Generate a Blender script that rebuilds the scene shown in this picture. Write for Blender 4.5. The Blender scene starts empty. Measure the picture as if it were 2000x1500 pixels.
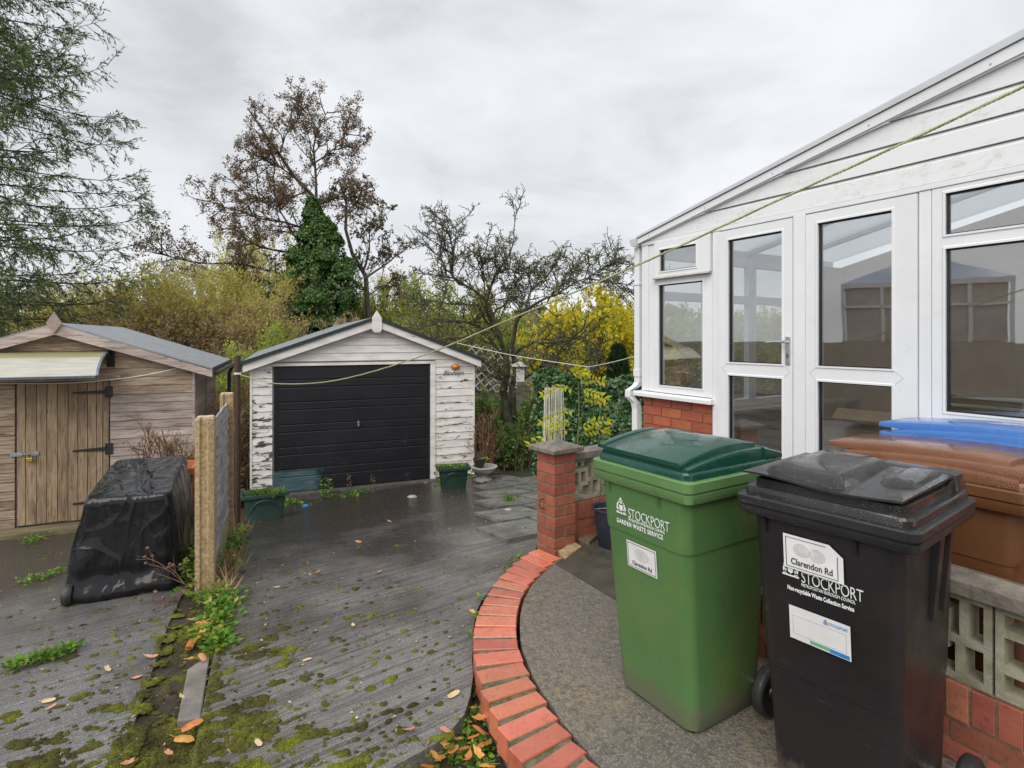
import bpy, bmesh, math, random
import numpy as np
from mathutils import Vector, Matrix, noise as mnoise
rad = math.radians
random.seed(7); RNG = np.random.default_rng(11)
S = bpy.context.scene
COL = S.collection
# ------------------------------------------------------------------ camera
cam = bpy.data.objects.new("camera", bpy.data.cameras.new("camera")); COL.objects.link(cam)
cam.location = (0, 0, 1.63); cam.rotation_euler = (rad(90), 0, 0)
cam.data.sensor_width = 36; cam.data.lens = 19.8; cam.data.shift_y = -0.045
cam.data.clip_start = 0.05; cam.data.clip_end = 2000
S.camera = cam
# ------------------------------------------------------------------ overcast daylight
SUN_EL, SUN_AZ = 48, 208          # azimuth the light comes from, degrees clockwise from +Y
W = bpy.data.worlds.new("World"); S.world = W; W.use_nodes = True
wt = W.node_tree; wt.nodes.clear()
def wn(t, **k):
    n = wt.nodes.new(t)
    for a, b in k.items(): setattr(n, a, b)
    return n
sky = wn("ShaderNodeTexSky", sky_type='NISHITA', sun_disc=False, sun_elevation=rad(SUN_EL), sun_rotation=rad(SUN_AZ))
tc = wn("ShaderNodeTexCoord")
mp = wn("ShaderNodeMapping"); mp.inputs['Scale'].default_value = (1.0, 1.0, 2.2)
mp.inputs['Location'].default_value = (0.35, 0.1, 0.62)
n1 = wn("ShaderNodeTexNoise"); n1.inputs['Scale'].default_value = 2.9; n1.inputs['Detail'].default_value = 7; n1.inputs['Roughness'].default_value = .56; n1.inputs['Distortion'].default_value = .35
rmp = wn("ShaderNodeValToRGB")
e = rmp.color_ramp.elements
e[0].position = .28; e[0].color = (5.6, 5.75, 6.05, 1)
e[1].position = .66; e[1].color = (8.3, 8.45, 8.7, 1)
k = e.new(.47); k.color = (7.2, 7.35, 7.6, 1)
mixs = wn("ShaderNodeMix", data_type='RGBA'); mixs.inputs[0].default_value = .93
bg = wn("ShaderNodeBackground"); bg.inputs['Strength'].default_value = .05
wo = wn("ShaderNodeOutputWorld")
L = wt.links.new
L(tc.outputs['Generated'], mp.inputs['Vector']); L(mp.outputs[0], n1.inputs['Vector']); L(n1.outputs['Fac'], rmp.inputs[0])
L(sky.outputs[0], mixs.inputs[6]); L(rmp.outputs[0], mixs.inputs[7]); L(mixs.outputs[2], bg.inputs[0]); L(bg.outputs[0], wo.inputs[0])
sl = bpy.data.lights.new("sun", 'SUN'); sl.energy = 1.3; sl.angle = rad(60); sl.color = (1, .97, .93)
sun = bpy.data.objects.new("sun", sl); COL.objects.link(sun)
sd = Vector((math.sin(rad(SUN_AZ)) * math.cos(rad(SUN_EL)), math.cos(rad(SUN_AZ)) * math.cos(rad(SUN_EL)), math.sin(rad(SUN_EL))))
sun.rotation_euler = (-sd).to_track_quat('-Z', 'Y').to_euler(); sun.location = (0, 0, 20)
S.view_settings.view_transform = 'Standard'; S.view_settings.look = 'None'
S.view_settings.exposure = 1.22; S.view_settings.gamma = 1; S.view_settings.use_curve_mapping = False
S.render.engine = 'CYCLES'; S.cycles.max_bounces = 8; S.cycles.transparent_max_bounces = 12
S.cycles.use_denoising = True

# ------------------------------------------------------------------ mesh and object helpers
class MB:
    "collects polygons; build() links them as one mesh object"
    def __init__(s): s.v = []; s.f = []; s.mi = []; s.cur = 0
    def poly(s, pts):
        b = len(s.v); s.v += [tuple(p) for p in pts]; s.f.append(tuple(range(b, b + len(pts)))); s.mi.append(s.cur); return s
    def add(s, vs, fs):
        b = len(s.v); s.v += [tuple(p) for p in vs]
        for f in fs: s.f.append(tuple(b + i for i in f)); s.mi.append(s.cur)
        return s
    def box(s, x0, x1, y0, y1, z0, z1):
        return s.hexa([(x0, y0, z0), (x1, y0, z0), (x1, y1, z0), (x0, y1, z0), (x0, y0, z1), (x1, y0, z1), (x1, y1, z1), (x0, y1, z1)])
    def hexa(s, p):
        return s.add(p, [(0, 3, 2, 1), (4, 5, 6, 7), (0, 1, 5, 4), (1, 2, 6, 5), (2, 3, 7, 6), (3, 0, 4, 7)])
    def prism(s, pts, a, b, axis='y'):
        "extrude a 2-D outline (counter-clockwise) between a and b along an axis"
        n = len(pts)
        if axis == 'y': lo = [(u, a, w) for u, w in pts]; hi = [(u, b, w) for u, w in pts]
        elif axis == 'x': lo = [(a, u, w) for u, w in pts]; hi = [(b, u, w) for u, w in pts]
        else: lo = [(u, w, a) for u, w in pts]; hi = [(u, w, b) for u, w in pts]
        return s.add(lo + hi, [tuple(range(n)), tuple(range(2 * n - 1, n - 1, -1))] + [(i, n + i, n + (i + 1) % n, (i + 1) % n) for i in range(n)])
    def tube(s, path, r, n=6, cap=True):
        path = [Vector(p) for p in path]; m = len(path)
        rs = r if hasattr(r, '__len__') else [r] * m
        d0 = (path[1] - path[0]).normalized()
        u = d0.orthogonal().normalized(); rings = []
        for i, p in enumerate(path):
            d = (path[min(i + 1, m - 1)] - path[max(i - 1, 0)])
            d = d.normalized() if d.length > 1e-9 else d0
            u = (u - d * u.dot(d)); u = u.normalized() if u.length > 1e-6 else d.orthogonal().normalized()
            w = d.cross(u)
            rings.append([p + (u * math.cos(2 * math.pi * k / n) + w * math.sin(2 * math.pi * k / n)) * rs[i] for k in range(n)])
        return s.loft(rings, cap)
    def loft(s, rings, cap=True):
        n = len(rings[0]); b = len(s.v)
        for r in rings: s.v += [tuple(p) for p in r]
        for i in range(len(rings) - 1):
            for k in range(n):
                s.f.append((b + i * n + k, b + i * n + (k + 1) % n, b + (i + 1) * n + (k + 1) % n, b + (i + 1) * n + k)); s.mi.append(s.cur)
        if cap:
            s.f.append(tuple(b + k for k in range(n))[::-1]); s.mi.append(s.cur)
            s.f.append(tuple(b + (len(rings) - 1) * n + k for k in range(n))); s.mi.append(s.cur)
        return s
    def lathe(s, prof, n=16, c=(0, 0, 0)):
        return s.loft([[(c[0] + r * math.cos(2 * math.pi * k / n), c[1] + r * math.sin(2 * math.pi * k / n), c[2] + z) for k in range(n)] for r, z in prof], True)
    def grid(s, fn, nu, nv):
        b = len(s.v)
        for j in range(nv + 1):
            for i in range(nu + 1): s.v.append(tuple(fn(i / nu, j / nv)))
        for j in range(nv):
            for i in range(nu):
                a = b + j * (nu + 1) + i; s.f.append((a, a + 1, a + nu + 2, a + nu + 1)); s.mi.append(s.cur)
        return s
    def mesh(s, name, smooth=False):
        me = bpy.data.meshes.new(name); me.from_pydata(s.v, [], s.f); me.polygons.foreach_set('material_index', s.mi)
        if smooth: me.polygons.foreach_set('use_smooth', [True] * len(s.f))
        me.update(); return me
    def build(s, name, mat, parent=None, smooth=False, bevel=0, loc=None, rot=None, fix=True):
        me = s.mesh(name, smooth)
        if fix:
            bm = bmesh.new(); bm.from_mesh(me); bmesh.ops.recalc_face_normals(bm, faces=bm.faces); bm.to_mesh(me); bm.free()
        return link(name, me, mat, parent, bevel, loc, rot, smooth)
def link(name, me, mat, parent=None, bevel=0, loc=None, rot=None, smooth=False):
    o = bpy.data.objects.new(name, me); COL.objects.link(o)
    for m in (mat if isinstance(mat, (list, tuple)) else [mat]):
        if m and len(me.materials) < (len(mat) if isinstance(mat, (list, tuple)) else 1): me.materials.append(m)
    if parent: o.parent = parent
    if loc: o.location = loc
    if rot: o.rotation_euler = rot
    if bevel:
        b = o.modifiers.new('bevel', 'BEVEL'); b.width = bevel; b.segments = 2; b.limit_method = 'ANGLE'; b.angle_limit = rad(40)
    if smooth and hasattr(me, 'set_sharp_from_angle'): me.set_sharp_from_angle(angle=rad(38))
    return o
def npmesh(name, v, quads=None, tris=None):
    "fast mesh from arrays"
    me = bpy.data.meshes.new(name); me.vertices.add(len(v)); me.vertices.foreach_set('co', np.asarray(v, np.float32).ravel())
    nq = 0 if quads is None else len(quads); nt = 0 if tris is None else len(tris)
    idx = np.concatenate([np.asarray(a, np.int32).ravel() for a in (quads, tris) if a is not None])
    st = np.concatenate([np.arange(nq) * 4, nq * 4 + np.arange(nt) * 3]).astype(np.int32)
    me.loops.add(len(idx)); me.loops.foreach_set('vertex_index', idx)
    me.polygons.add(nq + nt); me.polygons.foreach_set('loop_start', st)
    me.update(calc_edges=True); me.validate(); return me
def tag(o, label=None, cat=None, group=None, kind=None):
    if label: o['label'] = label
    if cat: o['category'] = cat
    if group: o['group'] = group
    if kind: o['kind'] = kind
    return o
def thing(name, label, cat, loc=(0, 0, 0), rz=0, group=None, kind=None):
    o = bpy.data.objects.new(name, None); COL.objects.link(o); o.location = loc; o.rotation_euler = (0, 0, rad(rz)); o.empty_display_size = .1
    return tag(o, label, cat, group, kind)
def copy_tree(o, parent=None):
    c = o.copy(); COL.objects.link(c); c.parent = parent
    for ch in o.children: copy_tree(ch, c)
    return c
def G(px, py, z=0.0):
    "point of the level z that the camera sees in that direction (survey of the photograph, 2000 x 1500)"
    t = (1.63 - z) * 1100 / (py - 660); return Vector(((px - 1000) / 1100 * t, t, z))
def D(px, py, Y):
    "the same at the distance Y"
    return Vector(((px - 1000) / 1100 * Y, Y, 1.63 - (py - 660) / 1100 * Y))
def interp(x, xs, ys): return float(np.interp(x, xs, ys))
def sstep(a, b, x):
    t = min(1, max(0, (x - a) / (b - a))); return t * t * (3 - 2 * t)

# ------------------------------------------------------------------ materials
def new_mat(name):
    m = bpy.data.materials.new(name); m.use_nodes = True; t = m.node_tree; t.nodes.clear()
    return m, t
class NT:
    def __init__(s, t): s.t = t
    def n(s, typ, ins=None, **k):
        nd = s.t.nodes.new(typ)
        for a, b in k.items(): setattr(nd, a, b)
        for a, b in (ins or {}).items():
            if isinstance(b, bpy.types.NodeSocket): s.t.links.new(b, nd.inputs[a])
            else: nd.inputs[a].default_value = b
        return nd
    def math(s, op, a, b=0.0, c=None, clamp=False):
        nd = s.n("ShaderNodeMath", {0: a, 1: b, **({} if c is None else {2: c})}, operation=op, use_clamp=clamp)
        return nd.outputs[0]
    def coords(s, scale=(1, 1, 1), rot=(0, 0, 0), rand=True, kind='Object'):
        tcn = s.n("ShaderNodeTexCoord"); v = tcn.outputs[kind]
        if rand:
            oi = s.n("ShaderNodeObjectInfo"); r = s.math('MULTIPLY', oi.outputs['Random'], 37.0)
            v = s.n("ShaderNodeVectorMath", {0: v, 1: r}, operation='ADD').outputs[0]
        return s.n("ShaderNodeMapping", {'Vector': v, 'Scale': scale, 'Rotation': rot}).outputs[0]
    def noise(s, v, scale=5, detail=4, rough=.55, dist=0):
        return s.n("ShaderNodeTexNoise", {'Vector': v, 'Scale': scale, 'Detail': detail, 'Roughness': rough, 'Distortion': dist}).outputs['Fac']
    def ramp(s, f, stops, interp='LINEAR'):
        r = s.n("ShaderNodeValToRGB", {0: f}); cr = r.color_ramp; cr.interpolation = interp
        while len(cr.elements) < len(stops): cr.elements.new(.5)
        for el, (p, c) in zip(cr.elements, stops): el.position = p; el.color = (*c, 1) if hasattr(c, '__len__') else (c, c, c, 1)
        return r.outputs[0]
    def mix(s, f, a, b):
        nd = s.n("ShaderNodeMix", data_type='RGBA')
        for i, v in ((0, f), (6, a), (7, b)):
            if isinstance(v, bpy.types.NodeSocket): s.t.links.new(v, nd.inputs[i])
            else: nd.inputs[i].default_value = v if i == 0 else (*v[:3], 1)
        return nd.outputs[2]
    def randval(s, col, amt):
        oi = s.n("ShaderNodeObjectInfo"); v = s.math('MULTIPLY_ADD', oi.outputs['Random'], 2 * amt, 1 - amt)
        return s.n("ShaderNodeHueSaturation", {'Color': col, 'Value': v}).outputs[0]
    def bump(s, h, dist=.01, strength=1.0, normal=None):
        ins = {'Height': h, 'Distance': dist, 'Strength': strength}
        if normal: ins['Normal'] = normal
        return s.n("ShaderNodeBump", ins).outputs[0]
    def out(s, bsdf): s.n("ShaderNodeOutputMaterial", {0: bsdf})
    def pbr(s, col, rough=.5, normal=None, spec=.5, metal=0, coat=0, **k):
        ins = {'Base Color': col if isinstance(col, bpy.types.NodeSocket) else (*col, 1), 'Roughness': rough, 'Specular IOR Level': spec, 'Metallic': metal, 'Coat Weight': coat}
        if normal: ins['Normal'] = normal
        ins.update(k); b = s.n("ShaderNodeBsdfPrincipled", ins).outputs[0]; s.out(b); return b
def simple(name, c1, c2=None, scale=6, rough=.5, rv=.12, bump=0, bscale=40, spec=.5, aniso=(1, 1, 1), val=.06, metal=0, coat=0, detail=5):
    "a material of two noisy tones with varied gloss, fine relief and a small shift from object to object"
    m, t = new_mat(name); q = NT(t); v = q.coords(aniso); f = q.noise(v, scale, detail)
    c2 = c2 or tuple(c * .75 for c in c1)
    col = q.randval(q.ramp(f, [(.32, c2), (.68, c1)]), val)
    rr = q.n("ShaderNodeMapRange", {0: q.noise(v, scale * 2.3, 3), 1: .3, 2: .7, 3: max(.03, rough - rv), 4: min(1, rough + rv)}).outputs[0]
    nm = q.bump(q.noise(v, bscale, 4), bump) if bump else None
    q.pbr(col, rr, nm, spec, metal, coat); return m
def leafmat(name, stops, trans=.35, rough=.5, spec=.3):
    m, t = new_mat(name); q = NT(t); g = q.n("ShaderNodeNewGeometry")
    col = q.ramp(g.outputs['Random Per Island'], stops)
    b = q.n("ShaderNodeBsdfPrincipled", {'Base Color': col, 'Roughness': rough, 'Specular IOR Level': spec}).outputs[0]
    tr = q.n("ShaderNodeBsdfTranslucent", {'Color': col}).outputs[0]
    q.out(q.n("ShaderNodeMixShader", {0: trans, 1: b, 2: tr}).outputs[0]); return m
MT = {}
def mk_upvc():
    m, t = new_mat('upvc'); q = NT(t); v = q.coords((1, 1, 1)); f = q.noise(v, 3, 5); f2 = q.noise(q.coords((3, 3, 2)), 5, 7, .75)
    col = q.ramp(f, [(.32, (.71, .72, .73)), (.68, (.76, .77, .78))]); col = q.mix(q.ramp(f2, [(.56, 0.), (.76, .30)]), col, (.44, .47, .38)); q.pbr(col, .30); return m
MT['upvc'] = mk_upvc()
MT['upvc_dirty'] = None
def mk_dirty():
    m, t = new_mat('upvc_board'); q = NT(t); v = q.coords((1, 1, 1)); 
    f = q.noise(q.coords((3, 3, 6)), 4, 8, .78); f2 = q.noise(v, 2.2, 3)
    k = q.math('MULTIPLY', q.ramp(f, [(.50, 0.), (.70, 1.)]), q.ramp(f2, [(.42, 0.), (.62, .75)]))
    q.pbr(q.mix(k, (.74, .75, .75), (.42, .45, .38)), .35); return m
MT['upvc_dirty'] = mk_dirty()
MT['grey_upvc'] = simple('aged_grey_upvc', (.50, .51, .53), (.44, .45, .47), 5, .35)
MT['gasket'] = simple('black_gasket', (.015, .016, .018), None, 5, .5)
MT['chrome'] = simple('satin_metal', (.62, .62, .62), None, 9, .28, metal=.9)
MT['steel'] = simple('galvanised_steel', (.5, .52, .54), (.36, .37, .39), 20, .4, metal=.8)
MT['brass'] = simple('brass', (.65, .42, .08), None, 9, .3, metal=.8)
MT['black_iron'] = simple('black_iron', (.018, .018, .02), (.03, .025, .02), 20, .45)
MT['rope'] = simple('rope_fibre', (.50, .50, .30), (.28, .30, .12), 60, .8, bump=.002, bscale=200)
MT['line'] = simple('white_line', (.72, .71, .62), None, 30, .7)
def mk_glass():
    m, t = new_mat('window_glass'); q = NT(t)
    fc = q.n("ShaderNodeLayerWeight", {'Blend': .5}).outputs['Facing']
    f = q.math('MULTIPLY_ADD', q.math('POWER', fc, 4.0), .85, .21, clamp=True)
    nm = q.bump(q.noise(q.coords((1, 1, 1)), 1.3, 2), .0012)
    gl = q.n("ShaderNodeBsdfGlossy", {'Color': (.93, .95, .97, 1), 'Roughness': .015, 'Normal': nm}).outputs[0]
    tr = q.n("ShaderNodeBsdfTransparent", {'Color': (.945, .96, .955, 1)}).outputs[0]
    q.out(q.n("ShaderNodeMixShader", {0: f, 1: tr, 2: gl}).outputs[0]); return m
MT['glass'] = mk_glass()
def mk_brick(name, a, b, dark, rough=.6, wet=.15):
    m, t = new_mat(name); q = NT(t); v = q.coords((1, 1, 1)); f = q.noise(v, 9, 6, .6); f2 = q.noise(v, 45, 4)
    col = q.mix(q.ramp(f, [(.35, 0.), (.7, 1.)]), a, b)
    col = q.mix(q.ramp(f2, [(.56, 0.), (.72, .6)]), col, dark)
    oi_ = q.n('ShaderNodeObjectInfo'); hs = q.math('MULTIPLY_ADD', q.math('FRACT', q.math('MULTIPLY', oi_.outputs['Random'], 7.3)), .016, .493)
    col = q.n('ShaderNodeHueSaturation', {'Hue': hs, 'Color': q.randval(col, .20)}).outputs[0]
    col = q.mix(q.ramp(q.noise(v, 16, 5, .7), [(.56, 0.), (.70, .55)]), col, (.10, .085, .05))
    r = q.n("ShaderNodeMapRange", {0: q.noise(v, 5, 3), 1: .35, 2: .65, 3: rough - wet, 4: rough + wet}).outputs[0]
    q.pbr(col, r, q.bump(q.noise(v, 120, 4), .0015), .5); return m
MT['brick'] = mk_brick('red_brick', (.325, .100, .060), (.23, .070, .044), (.11, .05, .036))
MT['brick_house'] = mk_brick('orange_red_brick', (.45, .125, .06), (.36, .092, .046), (.25, .08, .05))
MT['brick_edge'] = mk_brick('wet_edging_brick', (.54, .165, .10), (.46, .12, .068), (.30, .09, .06), .15, .14)
MT['mortar'] = simple('mortar', (.26, .225, .165), (.13, .12, .08), 30, .9, bump=.003, bscale=90)
MT['coping'] = simple('mossy_concrete', (.23, .20, .165), (.10, .085, .068), 14, .7, bump=.004, bscale=60)
MT['block'] = simple('cast_screen_block', (.37, .345, .26), (.17, .16, .10), 10, .75, bump=.003, bscale=90)
MT['post'] = simple('aggregate_concrete', (.50, .37, .21), (.25, .165, .08), 45, .85, bump=.006, bscale=120)
MT['soil'] = simple('damp_soil', (.06, .043, .028), (.025, .018, .012), 12, .9, bump=.02, bscale=30)
def mk_wood(name, cols, axis='x', rough=.75, dark=(.05, .035, .025), dirt=.35):
    m, t = new_mat(name); q = NT(t)
    sc = {'x': (1.3, 16, 16), 'z': (16, 16, 1.3), 'y': (16, 1.3, 16)}[axis]
    v = q.coords(sc); f = q.noise(v, 2.6, 8, .65, .6); v1 = q.coords((1, 1, 1)); f2 = q.noise(v1, 1.7, 4)
    col = q.ramp(f, [(.30, cols[0]), (.48, cols[1]), (.66, cols[2])])
    kn = q.n("ShaderNodeTexVoronoi", {'Vector': q.coords({'x': (2.2, 9, 9), 'z': (9, 9, 2.2), 'y': (9, 2.2, 9)}[axis]), 'Scale': 1.0}).outputs['Distance']
    col = q.mix(q.ramp(kn, [(.03, .8), (.10, 0.)]), col, dark)
    col = q.mix(q.ramp(f2, [(.45, 0.), (.75, dirt)]), col, dark)
    col = q.randval(col, .14)
    q.pbr(col, rough, q.bump(f, .004), .3); return m
MT['shed_wood'] = mk_wood('weathered_shed_boards', [(.16, .105, .068), (.38, .28, .195), (.56, .455, .35)], 'x', rough=.85)
MT['shed_wood_v'] = mk_wood('weathered_door_planks', [(.15, .095, .055), (.34, .24, .15), (.47, .35, .235)], 'z', dirt=.5)
MT['shed_grey'] = mk_wood('silvered_timber', [(.18, .135, .11), (.42, .345, .30), (.56, .48, .43)], 'x')
MT['panel_wood'] = mk_wood('grey_fence_boards', [(.12, .11, .10), (.30, .285, .27), (.46, .44, .42)], 'y')
def mk_peel(name, amount):
    m, t = new_mat(name); q = NT(t)
    tcn = q.n("ShaderNodeTexCoord"); sp = q.n("ShaderNodeSeparateXYZ", {0: tcn.outputs['Object']})
    row = q.math('FRACT', q.math('MULTIPLY', q.math('ADD', sp.outputs[2], 6.5), 1 / .118))
    v = q.coords((2.4, 4, 8), rand=False); f = q.noise(v, 2.0, 9, .70, .6)
    low = q.ramp(row, [(.0, .115), (.16, .03), (1., 0.)])
    low = q.math('MULTIPLY', low, q.ramp(q.noise(q.coords((2, 2, 3), rand=False), 1.6, 3), [(.40, .15), (.62, 1.25)]))
    k = q.math('ADD', f, low); k = q.ramp(k, [(.70 - amount, 0.), (.715 - amount, 1.)])
    wood = q.ramp(q.noise(q.coords((2, 20, 30), rand=False), 3, 5), [(.3, (.03, .022, .015)), (.7, (.17, .13, .095))])
    dirt = q.noise(q.coords((1.2, 1, 5), rand=False), 2.6, 6)
    paint = q.ramp(dirt, [(.30, (.60, .54, .48)), (.62, (.78, .755, .73))])
    col = q.mix(k, paint, wood)
    q.pbr(col, .55, q.bump(q.math('SUBTRACT', 1.0, k), .0025), .35); return m
MT['peel_hi'] = mk_peel('badly_peeling_white_paint', .145)
MT['peel_mid'] = mk_peel('peeling_white_paint', .085)
MT['peel_lo'] = mk_peel('worn_white_paint', -.07)
def mk_garage_door():
    m, t = new_mat('scuffed_black_door_paint'); q = NT(t)
    tcn = q.n("ShaderNodeTexCoord"); sp = q.n("ShaderNodeSeparateXYZ", {0: tcn.outputs['Object']})
    v = q.coords((1.5, 1, 9), rand=False); f = q.noise(v, 3, 8, .7); f2 = q.noise(q.coords((1, 1, 1), rand=False), 38, 4, .7)
    base = q.ramp(q.noise(q.coords((1, 1, 1), rand=False), 2.2, 4), [(.3, (.008, .008, .010)), (.7, (.016, .016, .020))])
    # faded teal patch in the lower left corner of the door
    ed = q.noise(q.coords((1, 1, 1), rand=False), 5, 5)
    mx = q.math('SUBTRACT', q.math('MULTIPLY_ADD', ed, .35, .46), sp.outputs[0])
    mz = q.math('SUBTRACT', q.math('MULTIPLY_ADD', ed, .10, -.33), sp.outputs[2])
    k = q.math('MULTIPLY', q.ramp(mx, [(0., 0.), (.07, 1.)]), q.ramp(mz, [(0., 0.), (.04, 1.)]))
    base = q.mix(k, base, q.ramp(f, [(.3, (.02, .075, .085)), (.7, (.10, .15, .16))]))
    sc = q.ramp(q.math('ADD', q.math('MULTIPLY', f, .55), q.math('MULTIPLY', f2, .45)), [(.585, 0.), (.64, .75)])
    lo = q.ramp(q.math('MULTIPLY_ADD', sp.outputs[2], .4, .62), [(.3, 1.), (.75, .15)])
    col = q.mix(q.math('MULTIPLY', sc, lo), base, (.35, .36, .36))
    q.pbr(col, .42, q.bump(f, .001), .4); return m
MT['garage_door'] = mk_garage_door()
MT['felt'] = simple('grey_green_roofing_felt', (.24, .27, .27), (.15, .17, .17), 5, .6, bump=.002, bscale=200)
MT['felt_edge'] = simple('dark_green_felt_edge', (.02, .035, .032), None, 8, .6)
MT['felt_shed'] = simple('grey_roofing_felt', (.27, .29, .31), (.20, .215, .23), 4, .5, bump=.002, bscale=200)
MT['bark'] = simple('dark_bark', (.085, .065, .048), (.035, .028, .022), 18, .9, bump=.02, bscale=40)
MT['bark_grey'] = simple('grey_bark', (.15, .12, .095), (.065, .052, .042), 14, .9, bump=.02, bscale=40)
MT['bark_moss'] = simple('mossy_bark', (.075, .075, .042), (.030, .027, .021), 9, .9, bump=.015, bscale=40)
MT['twig'] = simple('dry_twig', (.46, .34, .21), (.28, .20, .125), 10, .85)
MT['twig_red'] = simple('reddish_twig', (.19, .095, .06), (.10, .055, .04), 10, .85)
MT['stem_green'] = simple('green_stem', (.16, .19, .06), (.10, .12, .04), 10, .7)
# ------------------------------------------------------------------ the lie of the land
UX, UY = .9232, .3843            # along the garage front
VX, VY = -.3843, .9232           # away from the house, down the drive
WS = [-50, 0, 3, 4, 5, 6, 7, 8, 8.8, 10, 14, 40, 120, 400]
ZS = [-.10, -.10, -.085, -.10, -.18, -.29, -.42, -.55, -.64, -.66, -.69, -.9, -1.2, -1.2]
def wu(x, y): return VX * x + VY * y, UX * x + UY * y
def fromwu(w, u): return UX * u + VX * w, UY * u + VY * w
def zd(x, y):
    w, u = wu(x, y)
    return interp(w, WS, ZS) + .045 * max(-2.4, min(0, u - 2.24)) * sstep(4.2, 8, w)
def P(px, py, dz=0.0):
    "point where the view through that direction meets the drive"
    z = -.2
    for _ in range(30):
        p = G(px, py, z + dz); z = .5 * z + .5 * zd(p.x, p.y)
    return G(px, py, z + dz)
def ground_from(name, poly, z=None, dz=0.0, step=.12, mat=None, skirt=0.0, parent=None):
    "a paved sheet over a plan outline, following the land"
    bm = bmesh.new(); vs = [bm.verts.new((p[0], p[1], 0)) for p in poly]; bm.faces.new(vs)
    xs = [p[0] for p in poly]; ys = [p[1] for p in poly]
    if z is None:
        for nx, ny, lo, hi in ((UX, UY, -9, 9), (VX, VY, -2, 14)):
            k = lo
            while k < hi:
                geo = bm.verts[:] + bm.edges[:] + bm.faces[:]
                bmesh.ops.bisect_plane(bm, geom=geo, plane_co=(nx * k, ny * k, 0), plane_no=(nx, ny, 0)); k += step
    for v in bm.verts: v.co.z = (zd(v.co.x, v.co.y) if z is None else z) + dz
    if skirt:
        be = [e for e in bm.edges if e.is_boundary]
        r = bmesh.ops.extrude_edge_only(bm, edges=be)
        for v in [g for g in r['geom'] if isinstance(g, bmesh.types.BMVert)]: v.co.z -= skirt
    bmesh.ops.recalc_face_normals(bm, faces=bm.faces)
    me = bpy.data.meshes.new(name); bm.to_mesh(me); bm.free()
    o = link(name, me, mat, parent)
    return o
def mk_concrete(name, base, dark, streak, ang=38, moss=.0, wet=(.07, .36), grit=.003, sand=0):
    m, t = new_mat(name); q = NT(t)
    tcn = q.n("ShaderNodeTexCoord"); P0 = tcn.outputs['Object']
    rotv = q.n("ShaderNodeMapping", {'Vector': P0, 'Rotation': (0, 0, rad(-ang))}).outputs[0]
    wob = q.n("ShaderNodeTexNoise", {'Vector': rotv, 'Scale': 2.2, 'Detail': 3}).outputs['Color']
    rv2 = q.n("ShaderNodeMix", {0: .035}, data_type='RGBA'); q.t.links.new(rotv, rv2.inputs[6]); q.t.links.new(wob, rv2.inputs[7])
    st = q.n("ShaderNodeMapping", {'Vector': rv2.outputs[2], 'Scale': (1.3, 44, 1)}).outputs[0]
    st2 = q.n("ShaderNodeMapping", {'Vector': rv2.outputs[2], 'Scale': (.35, 15, 1)}).outputs[0]
    s1 = q.math('ADD', q.math('MULTIPLY', q.noise(st, 1.5, 6, .66), .55), q.math('MULTIPLY', q.noise(st2, 1.7, 5, .6), .45))
    g1 = q.noise(P0, 1.1, 5, .6); g2 = q.noise(P0, 150 if streak else 85, 4, .65); g3 = q.noise(P0, 14, 5, .65)
    far = q.n("ShaderNodeSeparateXYZ", {0: q.n("ShaderNodeMapping", {'Vector': P0, 'Rotation': (0, 0, rad(-22.6))}).outputs[0]}).outputs[1]
    damp = q.ramp(q.math('MULTIPLY_ADD', g1, 2.4, q.math('MULTIPLY_ADD', far, .27, -1.68)), [(.25, 0.), (1.0, 1.)])
    col = q.mix(q.ramp(g3, [(.3, 0.), (.7, 1.)]), base, tuple(c * .62 for c in base))
    col = q.mix(q.math('MULTIPLY', q.ramp(g2, [(.52, 0.), (.60, 1.)]), .6), col, tuple(min(1, c * 2.0) for c in base))
    col = q.mix(q.math('MULTIPLY', q.math('MULTIPLY', q.ramp(s1, [(.44, 1.), (.50, 0.)]), q.ramp(g3, [(.45, 1.), (.70, .45)])), streak), col, tuple(c * .30 for c in base))
    col = q.mix(q.math('MULTIPLY', damp, .93), col, dark)
    if sand: col = q.mix(q.math('MULTIPLY', q.ramp(g1, [(.40, 0.), (.62, 1.)]), q.ramp(q.noise(P0, 26, 5, .7), [(.42, 0.), (.60, .9)])), col, (.27, .215, .13)); col = q.mix(q.ramp(q.noise(P0, 55, 4, .7), [(.56, 0.), (.66, .8)]), col, (.05, .045, .035))
    pale = q.ramp(q.noise(P0, 30, 2, .4), [(.70, 0.), (.74, .45)])
    col = q.mix(pale, col, (.30, .29, .24))
    if moss:
        mm = q.math('ADD', q.math('MULTIPLY', q.noise(P0, 5, 6, .7), .6), q.math('MULTIPLY', g1, .4))
        col = q.mix(q.ramp(mm, [(.58, 0.), (.68, moss)]), col, (.075, .080, .018))
    r = q.n("ShaderNodeMapRange", {0: q.math('ADD', q.math('MULTIPLY', g3, .5), q.math('MULTIPLY', s1, .5)), 1: .35, 2: .65, 3: wet[0], 4: wet[1]}).outputs[0]
    nm = q.bump(q.math('ADD', q.math('MULTIPLY', s1, 1.6 if streak else 0.0), q.math('MULTIPLY', g2, .25 if streak else .5)), grit * 3.6)
    q.pbr(col, r, nm, .5); return m
MT['drive'] = mk_concrete('brushed_wet_concrete', (.200, .189, .176), (.027, .022, .018), .66, moss=.5)
MT['drive_n'] = mk_concrete('old_wet_concrete', (.195, .190, .186), (.044, .038, .034), .40, moss=.6)
MT['patio'] = mk_concrete('rough_patio_concrete', (.155, .140, .122), (.045, .040, .034), .0, moss=.7, wet=(.30, .6), grit=.004, sand=1)
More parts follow.
